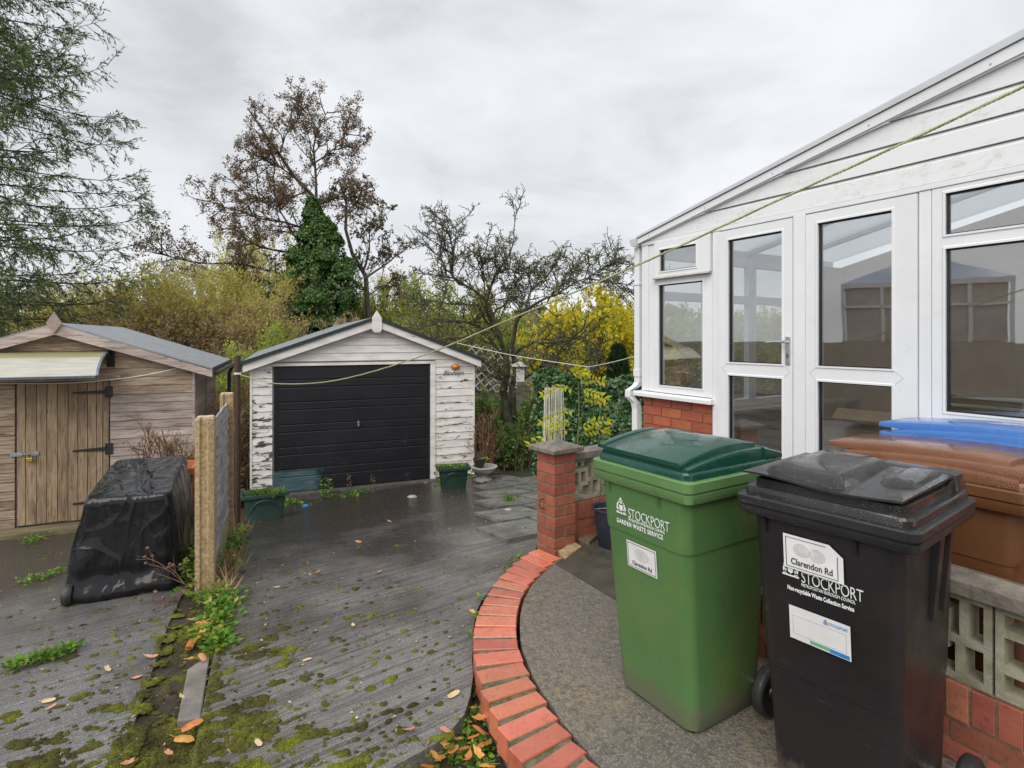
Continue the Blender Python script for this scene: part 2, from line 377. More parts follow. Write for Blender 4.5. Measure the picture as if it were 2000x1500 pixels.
MT['slab'] = simple('wet_paving_slab', (.20, .195, .185), (.095, .09, .082), 5, .30, .15, bump=.002, bscale=110, val=.12)
MT['ground'] = simple('garden_earth', (.055, .050, .025), (.030, .030, .015), 3, .9, bump=.02, bscale=20)

# ground: one sheet to the horizon
gm = MB(); us = [-400, -150, -60, -30, -16, -10, -7, -5, -3.5, -2, -1, 0, 1, 2, 3, 4.5, 6, 9, 14, 30, 60, 150, 400]
ws_ = [-60, -20, -6, -2, 0, 1, 2, 3, 4, 5, 6, 7, 8, 8.8, 9.5, 11, 14, 20, 30, 45, 70, 120, 400]
for j in range(len(ws_) - 1):
    for i in range(len(us) - 1):
        q4 = []
        for a, b in ((us[i], ws_[j]), (us[i + 1], ws_[j]), (us[i + 1], ws_[j + 1]), (us[i], ws_[j + 1])):
            x, y = fromwu(b, a); q4.append((x, y, zd(x, y) - .16))
        gm.poly(q4)
tag(gm.build('ground', MT['ground']), 'dark garden earth under and around everything', kind='structure')

# main drive: from under the viewer to the garage; its near right corner is broken off beside the brick edging
EDGE_OUT = [(635, 70), (580, 97), (530, 131), (480, 172), (430, 217), (385, 264), (340, 318), (302, 378), (270, 436), (243, 502), (221, 577), (215, 652), (212, 745), (228, 850), (258, 962), (305, 1086), (370, 1208), (435, 1340), (525, 1487)]
def EZ(x, y): return 860 + x / 3.3333, 1050 + y / 3.3333
ul = -.32
dpoly = [fromwu(.2, ul)[:2], fromwu(.2, .2)[:2]]
dpoly = [fromwu(.2, ul), ]
for px, py in [(600, 1640), (770, 1497), (800, 1480), (850, 1452), (880, 1428), (907, 1395), (918, 1360), (924, 1320), (922, 1290), (924, 1255), (925, 1225), (930, 1195), (941, 1172), (960, 1148), (990, 1118), (1024, 1090), (1045, 1076)]:
    p = P(px, py); dpoly.append((p.x, p.y))
for w, u in ((4.6, 2.2), (6.5, 2.9), (8.75, 3.3), (8.75, ul)): dpoly.append(fromwu(w, u))
drive = ground_from('drive', dpoly, mat=MT['drive'], skirt=.14)
tag(drive, 'wet brushed concrete drive sloping down to the garage', kind='structure')
npoly = [fromwu(.2, -9), fromwu(.2, -.56), fromwu(2.2, -.56), fromwu(3.0, -.60), fromwu(4.0, -.62), fromwu(8.75, -.62), fromwu(8.75, -9)]
ndrive = ground_from('neighbour_yard', npoly, dz=-.03, step=.25, mat=MT['drive_n'], skirt=.1)
tag(ndrive, 'dark mossy concrete yard in front of the timber shed', kind='structure')
# strip of earth between the two, with a loose concrete slab in it
st = MB()
for k in range(60):
    w0, w1 = .2 + k * .145, .2 + (k + 1) * .145; q4 = []
    for w, u in ((w0, -.62), (w0, -.31), (w1, -.31), (w1, -.62)):
        x, y = fromwu(w, u); q4.append((x, y, zd(x, y) - .046 + .014 * mnoise.noise((x * 6, y * 6, 0))))
    st.poly(q4)
tag(st.build('soil_strip', MT['soil']), 'strip of damp soil between the two concrete drives', kind='structure')
pc = [P(366, 1302), P(410, 1274), P(392, 1396), P(346, 1402)]
ks = MB(); ks.hexa([(p.x, p.y, p.z - .07) for p in pc[::-1]] + [(p.x, p.y, p.z - .012) for p in pc[::-1]])
tag(ks.build('kerb_slab', simple('buff_slab', (.22, .195, .17), (.12, .108, .095), 9, .55, bump=.002, bscale=80), bevel=.006), 'loose narrow concrete slab lying in the soil gap between drives', 'slab')

# patio behind the brick edging
EDGE_IN = [(775, 130), (725, 160), (683, 197), (645, 236), (608, 271), (573, 311), (549, 355), (525, 401), (509, 451), (498, 510), (495, 578), (498, 650), (510, 722), (540, 802), (575, 890), (622, 981), (692, 1078), (755, 1186), (850, 1295), (945, 1410)]
inn = [G(*EZ(x, y)) for x, y in EDGE_IN]
ppoly = [(p.x + .02, p.y) for p in inn] + [(.62, 1.55), (.9, 1.2), (1.2, .4), (1.4, -1), (4.5, -1), (4.5, 2.2), (1.5, 5.6), (1.0, 5.0), (.42, 4.28)]
patio = ground_from('patio', ppoly, z=-.004, mat=MT['patio'], skirt=.12)
tag(patio, 'rough grey concrete patio where the bins stand', kind='structure')
# two old flagstones by the pier
f1 = [G(1085, 1098, .012), G(1250, 1195, .012), G(1275, 1100, .012), G(1150, 1053, .012)]
fm = MB(); fm.prism([(p.x, p.y) for p in f1], -.03, .008, 'z')
fo = fm.build('flagstone', simple('dark_flagstone', (.085, .075, .062), (.045, .045, .03), 6, .45, bump=.002), bevel=.004)
tag(fo, 'dark flagstone let into the patio beside the brick pier', 'paving slab')
f2 = [G(1090, 1076, .02), G(1104, 1090, .02), G(1136, 1066, .02), G(1120, 1056, .02)]
fm = MB(); fm.prism([(p.x, p.y) for p in f2], -.03, .02, 'z')
tag(fm.build('broken_stone', simple('sandy_stone', (.42, .30, .16), (.20, .14, .08), 25, .7, bump=.008, bscale=40), bevel=.006), 'small sandy broken stone at the foot of the brick pier', 'stone')
f3 = [G(1128, 1054, .02), G(1150, 1062, .02), G(1178, 1036, .02), G(1150, 1030, .02)]
fm = MB(); fm.prism([(p.x, p.y) for p in f3], -.03, .03, 'z')
tag(fm.build('broken_stone', simple('brown_stone', (.20, .14, .09), (.09, .07, .05), 18, .7, bump=.008, bscale=40), bevel=.006), 'brown broken stone along the foot of the low wall beside the bucket', 'stone')

# brick edging: each brick on edge, its long side across the curve
edging = thing('brick_edging', 'curved edging of wet orange bricks on edge around the patio', 'edging', (0, 0, 0))
mort = MB()
cent = []
BR = [((635, 70), (580, 97), (775, 130), (725, 160)), ((580, 100), (530, 130), (725, 160), (685, 195)), ((530, 135), (480, 170), (680, 195), (645, 235)),
      ((480, 175), (430, 215), (645, 235), (610, 270)), ((430, 220), (385, 260), (605, 272), (575, 310)), ((383, 268), (340, 315), (572, 312), (550, 353)),
      ((338, 322), (303, 372), (548, 357), (525, 398)), ((300, 385), (270, 433), (524, 403), (510, 450)), ((268, 440), (243, 498), (508, 453), (498, 508)),
      ((240, 508), (222, 570), (497, 512), (495, 575)), ((220, 585), (215, 648), (495, 582), (495, 645)), ((215, 660), (212, 735), (500, 655), (507, 720)),
      ((222, 755), (225, 835), (520, 725), (535, 798)), ((243, 865), (258, 950), (545, 805), (570, 885)), ((272, 985), (305, 1075), (580, 897), (610, 970)),
      ((325, 1098), (370, 1195), (635, 993), (688, 1068)), ((385, 1222), (435, 1330), (700, 1088), (748, 1180)), ((450, 1352), (525, 1475), (770, 1195), (845, 1285)),
      ((545, 1500), (650, 1640), (865, 1310), (940, 1400)), ((665, 1660), (790, 1800), (960, 1425), (1060, 1530))]
mid = []
for i, (a, b, c, d) in enumerate(BR):
    dz = .004 * math.sin(i * 2.3)
    A, B_, C, D_ = (G(*EZ(*p), dz) for p in (a, b, c, d))
    o1 = (A + B_) / 2; i1 = (C + D_) / 2; ax = (i1 - o1); ln = ax.length; ax.normalize(); nn = Vector((-ax.y, ax.x, 0))
    hw = min((A - B_).length, (C - D_).length) / 2 * 1.0; c0 = (o1 + i1) / 2
    mid.append((o1, i1))
    q = MB(); h = ln / 2; e = .004
    def ring(s, z): return [c0 + ax * sx * (h - s) + nn * sy * (hw - s) + Vector((0, 0, z)) for sx, sy in ((-1, -1), (1, -1), (1, 1), (-1, 1))]
    q.loft([ring(0, -.105), ring(0, -e), ring(e, 0)])
    q.build('brick', MT['brick_edge'], edging)
for (o1, i1), (o2, i2) in zip(mid[:-1], mid[1:]):
    k = .03
    p = [o1.lerp(i1, k), i1.lerp(o1, k), i2.lerp(o2, k), o2.lerp(i2, k)]
    mort.hexa([(v.x, v.y, -.13) for v in p] + [(v.x, v.y, -.007) for v in p])
mort.build('mortar_bed', simple('mossy_joint', (.17, .155, .11), (.06, .070, .02), 30, .9, bump=.004), edging)
# planting bed between the drive's broken corner and the edging
bm_ = MB()
bpts = [P(px, py) for px, py in [(560, 1700), (760, 1500), (850, 1445), (915, 1380), (930, 1250), (945, 1300), (960, 1400), (1010, 1480), (1100, 1600)]]
bm_.poly([(p.x, p.y, -.175) for p in bpts])
tag(bm_.build('bed_soil', MT['soil']), 'damp soil in the gap beside the brick edging', kind='structure')

# path of old slabs going round the garage
path = thing('path', 'path of uneven grey paving slabs past the garage corner', None, kind='structure')
PA = rad(-59.4); pxv = Vector((math.cos(PA), math.sin(PA), 0)); pyv = Vector((-math.sin(PA), math.cos(PA), 0))
o0 = P(1046, 1052)
rr = random.Random(5)
for i in range(-11, 2):
    for j in range(-4, 3):
        w_, d_ = .62, .60
        c = o0 + pxv * ((i + .5) * w_) + pyv * ((j + .5) * d_ + (.3 if i % 2 else 0))
        wv, uv = wu(c.x, c.y)
        zz = zd(c.x, c.y)
        lim = c.x / c.y
        if not (wv > 4.3 and 2.0 + .10 * (wv - 4.3) < uv < 4.9 and wv < 11.2): continue
        if wv > 8.2 and uv < 3.45 or wv > 7.0 and uv < 2.9: continue
        if c.x > .28 and c.y < 5.2: continue
        q = MB(); tl = rr.uniform(-.008, .008); tl2 = rr.uniform(-.008, .008); g = .020
        vs = []
        for zz_ in (-.05, .024 + rr.uniform(0, .010)):
            for sx, sy in ((-1, -1), (1, -1), (1, 1), (-1, 1)):
                p = c + pxv * sx * (w_ / 2 - g) + pyv * sy * (d_ / 2 - g); vs.append((p.x, p.y, zd(p.x, p.y) + zz_ + tl * sx + tl2 * sy))
        q.hexa(vs).build('slab', MT['slab'], path)
# ------------------------------------------------------------------ garage
rnd = random.Random(3)
def lap(q, x0b, x1b, x0t, x1t, z0, z1, yf, proud=.016, jit=0.0):
    "one weatherboard: proud at its lower edge"
    j = rnd.uniform(-jit, jit)
    q.hexa([(x0b, yf - proud - j, z0), (x1b, yf - proud - j, z0), (x1b, yf + .06, z0), (x0b, yf + .06, z0),
            (x0t, yf - .004, z1), (x1t, yf - .004, z1), (x1t, yf + .06, z1), (x0t, yf + .06, z1)])
GZ = -.61
gar = thing('garage', 'white weatherboarded garage with peeling paint and a black up and over door', 'garage', (-3.416, 8.08, 0), 22.6)
AX, AZ, EL, ER, EZL, EZR = 1.43, 1.80, -.40, 3.107, 1.155, 1.16    # apex and lower corners of the gable line
def groof(x): return AZ - (AX - x) * (AZ - EZL) / (AX - EL) if x < AX else AZ - (x - AX) * (AZ - EZR) / (ER - AX)
def gx(z): return AX - (AZ - z) * (AX - EL) / (AZ - EZL), AX + (AZ - z) * (ER - AX) / (AZ - EZR)
core = MB(); core.prism([(-.285, -.60), (3.005, -.60), (3.005, groof(3.0) - .01), (AX, AZ - .01), (-.285, groof(-.28) - .01)], .055, 6.1)
core.build('shell', MT['peel_lo'], gar)
PT = .118; z = -.60; rows = 0
while z < AZ - .03:
    z1 = min(z + PT - .003, AZ - .01)
    a0, a1 = gx(z); b0, b1 = gx(z1)
    l0, r0, l1, r1 = max(-.30, a0), min(3.02, a1), max(-.30, b0), min(3.02, b1)
    if z < 1.20:
        zt = min(z1, 1.222) if z < 1.222 < z1 else z1
        q = MB(); lap(q, -.30, -.022, -.30, -.022, z, z1, 0, jit=.003); q.build('weatherboard', MT['peel_hi'] if z < .62 else MT['peel_mid'], gar)
        q = MB(); lap(q, 2.372, min(r0, 3.02), 2.372, r1, z, z1, 0, jit=.003); q.build('weatherboard', MT['peel_mid'] if z < 1.0 else MT['peel_lo'], gar)
    else:
        q = MB(); lap(q, l0, r0, l1, r1, z, z1, 0); q.build('weatherboard', MT['peel_lo'], gar)
    z += PT
# side boards on the right flank (seen edge on) and corner beads
q = MB(); q.box(3.005, 3.03, -.022, .03, -.60, groof(3.03) - .02); q.box(-.312, -.285, -.022, .03, -.60, groof(-.3) - .02)
q.build('corner_bead', MT['peel_lo'], gar)
q = MB(); q.box(2.292, 2.368, -.028, .05, -.61, 1.222); q.build('door_post', MT['peel_lo'], gar)
q = MB(); q.box(-.02, 2.368, -.026, .03, 1.223, 1.262); q.build('door_head', MT['peel_lo'], gar)
q = MB(); q.box(-.3, 3.05, -.16, 6.15, -.9, -.612); q.build('floor_slab', simple('stained_concrete_sill', (.10, .095, .085), (.045, .042, .036), 12, .7, bump=.004), gar)
# door: steel up and over with alternating wide and narrow horizontal ribs
gd = MB(); gd.box(0, 2.289, .0185, .05, GZ, 1.22)
gdo = gd.build('garage_door', MT['garage_door'], gar)
z = GZ + .002; k = 0
while z < 1.21:
    h = .212 if k % 2 == 0 else .113
    z1 = min(z + h, 1.219)
    q = MB()
    q.prism([(.020, z + .003), (.008, z + .008), (.006, z + .014), (.006, z1 - .010), (.009, z1 - .004), (.020, z1 - .003)][::-1], .06, 2.235, 'x')
    q.build('rib', MT['garage_door'], gdo); z += h; k += 1
q = MB(); q.box(.002, .057, .008, .034, GZ, 1.219); q.box(2.238, 2.288, .008, .034, GZ, 1.219); q.build('door_frame', MT['garage_door'], gdo)
q = MB(); q.box(1.163, 1.195, -.004, .012, .30, .37); q.tube([(1.179, -.004, .355), (1.179, -.03, .352)], .014, 8); q.tube([(1.179, -.028, .36), (1.179, -.032, .29)], .008, 6)
q.build('handle', MT['chrome'], gdo)
# bargeboards, finials, roof
for nm, xa, za, xb, zb in (('bargeboard', EL, EZL, AX, AZ), ('bargeboard', AX, AZ, ER, EZR)):
    q = MB(); t = .125
    q.prism([(xa, za - .005), (xb, zb - .005), (xb, zb + t), (xa, za + .105)], -.125, -.095); q.build(nm, MT['peel_lo'], gar)
q = MB(); q.prism([(AX - .07, AZ - .05), (AX - .04, AZ - .09), (AX + .045, AZ - .09), (AX + .075, AZ - .05), (AX + .075, AZ + .13), (AX + .002, AZ + .245), (AX - .07, AZ + .13)], -.155, -.126)
q.build('finial', MT['peel_lo'], gar, bevel=.004)
q = MB(); q.prism([(AX - .07, AZ - .05), (AX + .075, AZ - .05), (AX + .075, AZ + .13), (AX + .002, AZ + .245), (AX - .07, AZ + .13)], 6.26, 6.285)
q.build('finial', MT['peel_lo'], gar)
for sx in (0, 1):
    xa, za, xb, zb = (EL - .03, EZL + .10, AX, AZ + .118) if sx == 0 else (AX, AZ + .118, ER + .03, EZR + .10)
    q = MB(); q.prism([(xa, za), (xb, zb), (xb, zb + .035), (xa, za + .035)], -.13, 6.25); q.build('roof_slope', MT['felt'], gar)
    q = MB(); q.prism([(xa - .008, za - .012), (xb, zb - .01), (xb, zb + .042), (xa - .008, za + .042)], -.15, -.131)
    xo = xa - .012 if sx == 0 else xb - .01
    q.box(*((xa - .022, xa - .002) if sx == 0 else (xb + .002, xb + .022)), -.15, 6.25, (za if sx == 0 else zb) - .04, (za if sx == 0 else zb) + .040)
    q.build('roof_edge', MT['felt_edge'], gar)
# amber bulkhead lamp and painted name
q = MB(); q.lathe([(.052, 0), (.056, .012), (.056, .022), (.03, .024)], 14)
lampb = q.build('wall_lamp', MT['black_iron'], None, loc=(0, 0, 0))
lm = thing('outdoor_light', 'oval amber bulkhead light high on the white boards of the garage', 'wall light', (0, 0, 0))
def gpt(x, y, z): return Vector((-3.416 + UX * x + VX * y, 8.08 + UY * x + VY * y, z))
bpy.data.objects.remove(lampb)
lm.location = gpt(2.70, -.014, 1.165); lm.rotation_euler = (0, 0, rad(22.6))
amber = simple('amber_lens', (.62, .25, .02), (.40, .13, .01), 20, .15, coat=.5)
q = MB(); q.loft([[(.075 * s * math.cos(a), -d, .05 * s * math.sin(a)) for a in [2 * math.pi * i / 18 for i in range(18)]] for d, s in ((0, .95), (.012, 1.0), (.02, .98))]); q.build('base', simple('ochre_plastic', (.45, .30, .10), None, 9, .4), lm)
q = MB(); q.loft([[(.066 * s * math.cos(a), -d, .042 * s * math.sin(a) + .002) for a in [2 * math.pi * i / 18 for i in range(18)]] for d, s in ((.018, 1.0), (.045, .95), (.062, .7), (.07, .25))]); q.build('lens', amber, lm, smooth=True)
def text_mesh(body, size, align='LEFT', shear=0.0, offset=0.0, spacing=1.0, extrude=.0006):
    cu = bpy.data.curves.new('lettering', 'FONT'); cu.body = body; cu.size = size; cu.align_x = align; cu.shear = shear; cu.offset = offset; cu.space_character = spacing
    cu.extrude = extrude; cu.resolution_u = 3
    o = bpy.data.objects.new('lettering', cu); COL.objects.link(o)
    dg = bpy.context.evaluated_depsgraph_get(); dg.update()
    me = bpy.data.meshes.new_from_object(o.evaluated_get(dg)); bpy.data.objects.remove(o); bpy.data.curves.remove(cu); return me
ink = simple('black_ink', (.03, .03, .035), None, 5, .5)
o = link('lettering', text_mesh('Blodwyn', .115, 'CENTER', shear=.42, spacing=.92, offset=-.0008), ink, gar, loc=(2.665, -.0205, 1.03), rot=(rad(90), 0, 0))
o.scale = (.93, 1, 1)

# ------------------------------------------------------------------ timber shed
SZ = -.67
shed = thing('timber_shed', 'weathered brown timber shed with a felt roof and plank door', 'shed', (-6.0, 6.83, 0), 22.6)
sAX, sAZ = .41, 1.70
SL = .345
def sgx(z): return sAX - (sAZ - z) / SL, sAX + (sAZ - z) / SL
q = MB(); q.prism([(-1.04, SZ), (1.86, SZ), (1.86, sAZ - (1.86 - sAX) * SL - .02), (sAX, sAZ - .02), (-1.04, sAZ - (sAX + 1.04) * SL - .02)], .035, 3.0); q.build('shell', MT['shed_grey'], shed)
PT = .1125; z = SZ
while z < sAZ - .04:
    z1 = min(z + PT - .004, sAZ - .01); a0, a1 = sgx(z); b0, b1 = sgx(z1)
    l0, r0, l1, r1 = max(-1.05, a0), min(1.87, a1), max(-1.05, b0), min(1.87, b1)
    if z < 1.04:
        q = MB(); lap(q, -1.05, -.022, -1.05, -.022, z, z1, 0, .014, .002); q.build('weatherboard', MT['shed_wood'], shed)
        q = MB(); lap(q, .945, r0, .945, r1, z, z1, 0, .014, .002); q.build('weatherboard', MT['shed_grey'] if z < .9 else MT['shed_wood'], shed)
    else:
        q = MB(); lap(q, l0, r0, l1, r1, z, z1, 0, .014, .002); q.build('weatherboard', MT['shed_wood'], shed)
    # right flank, two panels
    if z < 1.14:
        for ya, yb in ((.03, 1.30), (1.34, 2.95)):
            q = MB(); zt = min(z1, 1.17)
            q.hexa([(1.84, ya, z), (1.884, ya, z), (1.884, yb, z), (1.84, yb, z), (1.84, ya, zt), (1.874, ya, zt), (1.874, yb, zt), (1.84, yb, zt)]); q.build('weatherboard', MT['shed_grey'], shed)
    z += PT
q = MB(); q.box(1.862, 1.892, -.024, .028, SZ, 1.19); q.box(1.86, 1.892, 1.302, 1.338, SZ, 1.19); q.build('corner_batten', MT['shed_grey'], shed)
q = MB(); q.box(-.16, 1.06, -.034, -.014, 1.095, 1.175); q.build('door_lintel', MT['shed_wood'], shed)
sdoor = MB(); sdoor.box(0, .93, .012, .03, SZ + .02, 1.075)
sd_ = sdoor.build('door', MT['shed_wood_v'], shed)
ex = [0, .083, .19, .292, .40, .506, .606, .705, .80, .865, .93]
for a, b in zip(ex[:-1], ex[1:]):
    q = MB(); q.box(a + .003, b - .003, -.012 - rnd.uniform(0, .004), .012, SZ + .02 + rnd.uniform(0, .008), 1.075); q.build('plank', MT['shed_wood_v'], sd_, bevel=.002)
for zc in (.945, .22, -.44):
    q = MB(); q.prism([(.555, zc - .012), (.90, zc - .026), (.90, zc + .026), (.555, zc + .008)][::1], -.024, -.017); q.box(.895, .972, -.026, -.016, zc - .07, zc + .07)
    q.tube([(.90, -.026, zc - .06), (.90, -.026, zc + .06)], .008, 6)
    for bx, bz in ((.6, 0), (.70, 0), (.80, .004), (.955, .05), (.955, -.05)): q.lathe([(.006, -.003), (.006, .003)], 6, (bx, -.026, zc + bz))
    q.build('hinge', MT['black_iron'], sd_)
q = MB(); q.box(-.06, .06, -.03, -.02, .195, .245); q.box(-.03, .215, -.034, -.028, .21, .228); q.box(.15, .22, -.03, -.02, .195, .245); q.tube([(.10, -.034, .219), (.10, -.06, .219)], .008, 6)
q.build('hasp', MT['steel'], sd_)
pl = thing('padlock', 'small brass padlock hanging from the hasp of the shed door', 'padlock', (-6 + UX * .135 + VX * -.055, 6.83 + UY * .135 + VY * -.055, .13), 22.6)
q = MB(); q.box(-.032, .032, -.012, .012, 0, .045); q.build('body', MT['brass'], pl, bevel=.004)
q = MB(); q.tube([(-.02, 0, .044), (-.02, 0, .075), (-.01, 0, .09), (.01, 0, .09), (.02, 0, .075), (.02, 0, .044)], .005, 6); q.build('shackle', MT['steel'], pl, smooth=True)
# roof
q = MB()
for sgn in (-1, 1):
    xe = sAX + sgn * 1.70; ze = sAZ + .095 - 1.70 * SL
    q = MB(); pts = [(sAX, sAZ + .095), (xe, ze), (xe, ze + .022), (sAX, sAZ + .117)]
    q.prism(pts if sgn < 0 else pts, -.115, 3.12); q.build('roof_slope', MT['felt_shed'], shed)
    q = MB(); q.prism([(sAX, sAZ - .03), (xe, ze - .10), (xe, ze - .012), (sAX, sAZ + .098)], -.15, -.117); q.build('bargeboard', MT['shed_grey'], shed)
    q = MB(); q.box(min(xe, xe - sgn * .02), max(xe, xe - sgn * .02), -.115, 3.12, ze - .05, ze - .002); q.build('fascia', MT['shed_grey'], shed)
    q = MB(); q.box(min(xe + sgn * .001, xe + sgn * .01), max(xe + sgn * .001, xe + sgn * .01), -.115, 3.12, ze - .03, ze + .026); q.build('felt_edge', MT['felt_edge'], shed)
q = MB(); q.prism([(sAX, sAZ - .015), (sAX + .078, sAZ + .11), (sAX, sAZ + .25), (sAX - .078, sAZ + .11)], -.175, -.151); q.build('finial', simple('pale_timber', (.42, .34, .28), (.28, .21, .17), 12, .8, aniso=(1, 1, 6)), shed)
q = MB(); q.box(-1.25, 2.1, -.30, 3.1, -1.0, SZ - .002); q.build('plinth', simple('algae_stained_concrete', (.23, .19, .105), (.10, .085, .05), 5, .75, bump=.004, aniso=(.5, 3, 1)), shed)
q = MB(); xe = sAX + 1.70 + .03
q.tube([(xe, 3.0, 1.14), (xe + .0, 3.02, 1.10), (xe - .05, 3.02, .98), (xe - .05, 3.02, .55), (xe - .02, 3.0, .50), (xe + .1, 2.98, .47)], .034, 8); q.build('downpipe', MT['black_iron'], shed, smooth=True)
q = MB(); q.tube([(xe + .01, -.05, 1.15), (xe + .01, 3.1, 1.13)], .03, 8); q.build('gutter', MT['black_iron'], shed, smooth=True)
# polycarbonate canopy over the shed door
can = thing('door_canopy', 'curved pale polycarbonate canopy on black brackets above the shed door', 'canopy', (-6.0, 6.83, 0), 22.6)
prof = [(-.02, 1.455), (-.12, 1.452), (-.24, 1.43), (-.36, 1.385), (-.46, 1.32), (-.54, 1.24), (-.575, 1.18)]
q = MB(); q.loft([[(x, y, z) for y, z in prof] + [(x, y + .008, z - .012) for y, z in prof[::-1]] for x in (-.62, .93)])
def mk_poly():
    m, t = new_mat('weathered_polycarbonate'); w = NT(t); v = w.coords((1.2, 5, 5), rand=False); sp = w.n("ShaderNodeSeparateXYZ", {0: w.n("ShaderNodeTexCoord").outputs['Object']})
    f = w.noise(w.coords((1.2, 14, 22), rand=False), 3, 6); k = w.ramp(w.math('MULTIPLY_ADD', f, .35, w.math('MULTIPLY', sp.outputs[2], 1.0)), [(1.54 - .9, 0.), (1.0, 1.)])
    kk = w.ramp(w.math('ADD', w.math('MULTIPLY', f, .25), w.math('MULTIPLY_ADD', sp.outputs[2], 5.0, -6.95)), [(.1, 0.), (.2, 1.)])
    col = w.mix(w.math('MULTIPLY', kk, .9), w.ramp(f, [(.3, (.50, .49, .42)), (.6, (.66, .65, .58))]), w.ramp(f, [(.4, (.40, .37, .24)), (.62, (.36, .36, .10))]))
    b = w.n("ShaderNodeBsdfPrincipled", {'Base Color': col, 'Roughness': .35}).outputs[0]; tr = w.n("ShaderNodeBsdfTranslucent", {'Color': col}).outputs[0]
    w.out(w.n("ShaderNodeMixShader", {0: .35, 1: b, 2: tr}).outputs[0]); return m
q.build('sheet', mk_poly(), can, smooth=True)
trim = simple('blue_grey_trim', (.12, .16, .20), None, 9, .3)
q = MB(); q.box(-.62, .93, -.588, -.566, 1.158, 1.185); q.loft([[(x, y + dy, z + dz) for x, dy, dz in ((.93, -.006, .008), (.955, -.006, .008), (.955, .006, -.02), (.93, .006, -.02))] for y, z in prof]); q.build('edge_trim', trim, can)
for bx in (.93, -.55):
    q = MB(); q.prism([(-.012, 1.27), (-.012, 1.47), (-.12, 1.462), (-.25, 1.435), (-.20, 1.40), (-.12, 1.37), (-.06, 1.31)], bx, bx + .03, 'x'); q.box(bx - .02, bx + .065, -.028, -.014, 1.26, 1.475)
    for bz in (1.30, 1.36, 1.44): q.lathe([(.009, -.004), (.009, .004)], 6, (bx + .045, -.03, bz))
    q.build('bracket', MT['black_iron'], can)

# ------------------------------------------------------------------ conservatory
CX, CY, CA = 1.2194, 5.2, -59.4
con = thing('conservatory', 'white upvc lean-to conservatory with glazed doors on a red brick base', 'conservatory', (CX, CY, 0), CA)
def cpt(s, y, z): 
    a = rad(CA); return Vector((CX + math.cos(a) * s - math.sin(a) * y, CY + math.sin(a) * s + math.cos(a) * y, z))
U = MT['upvc']; SE = 4.0; DEP = 3.1
def zl(s): return 2.50 + .205 * s
def ztop(s): return 2.575 + .219 * s
# brick base: bricks one by one, on a mortar core
def brickwork(par, name, x0, x1, y0, z0, z1, ch, bl, mat, core_y, half=0, core=True, jt=.010, rr=random.Random(9)):
    n = int(round((z1 - z0) / ch)); 
    for r in range(n):
        za = z0 + r * ch + jt / 2; zb = z0 + (r + 1) * ch - jt / 2
        x = x0 - (bl / 2 if (r + half) % 2 else 0)
        while x < x1 - .02:
            a, b = max(x0, x), min(x1, x + bl - jt)
            if b - a > .03:
                q = MB(); pr = rr.uniform(-.0025, .0025); q.box(a, b, y0 + pr, core_y, za + rr.uniform(-.001, .001), zb); q.build(name, mat, par)
            x += bl
cw = MB(); cw.box(.006, .791, .005, .12, -.05, 1.098); cw.box(2.336, SE, .005, .12, -.05, 1.098); cw.box(.79, 2.34, .06, .2, -.05, .32); cw.box(0.006, .11, .12, DEP, -.05, .90)
cwall = cw.build('dwarf_wall', MT['mortar'], con)
brickwork(cwall, 'brick', 0, .797, -.004, .348, 1.098, .0835, .2285, MT['brick_house'], .06, half=1)
brickwork(cwall, 'brick', 2.33, SE, -.004, .0125, 1.098, .0835, .2285, MT['brick_house'], .06)
q = MB(); q.prism([(-.085, 1.10), (.10, 1.10), (.10, 1.148), (-.075, 1.142), (-.085, 1.13)], -.055, .822, 'x'); q.build('sill', U, con, bevel=.003)
q = MB(); q.prism([(-.085, 1.10), (.10, 1.10), (.10, 1.162), (-.075, 1.145), (-.085, 1.13)], 2.30, SE, 'x'); q.build('sill', U, con, bevel=.003)
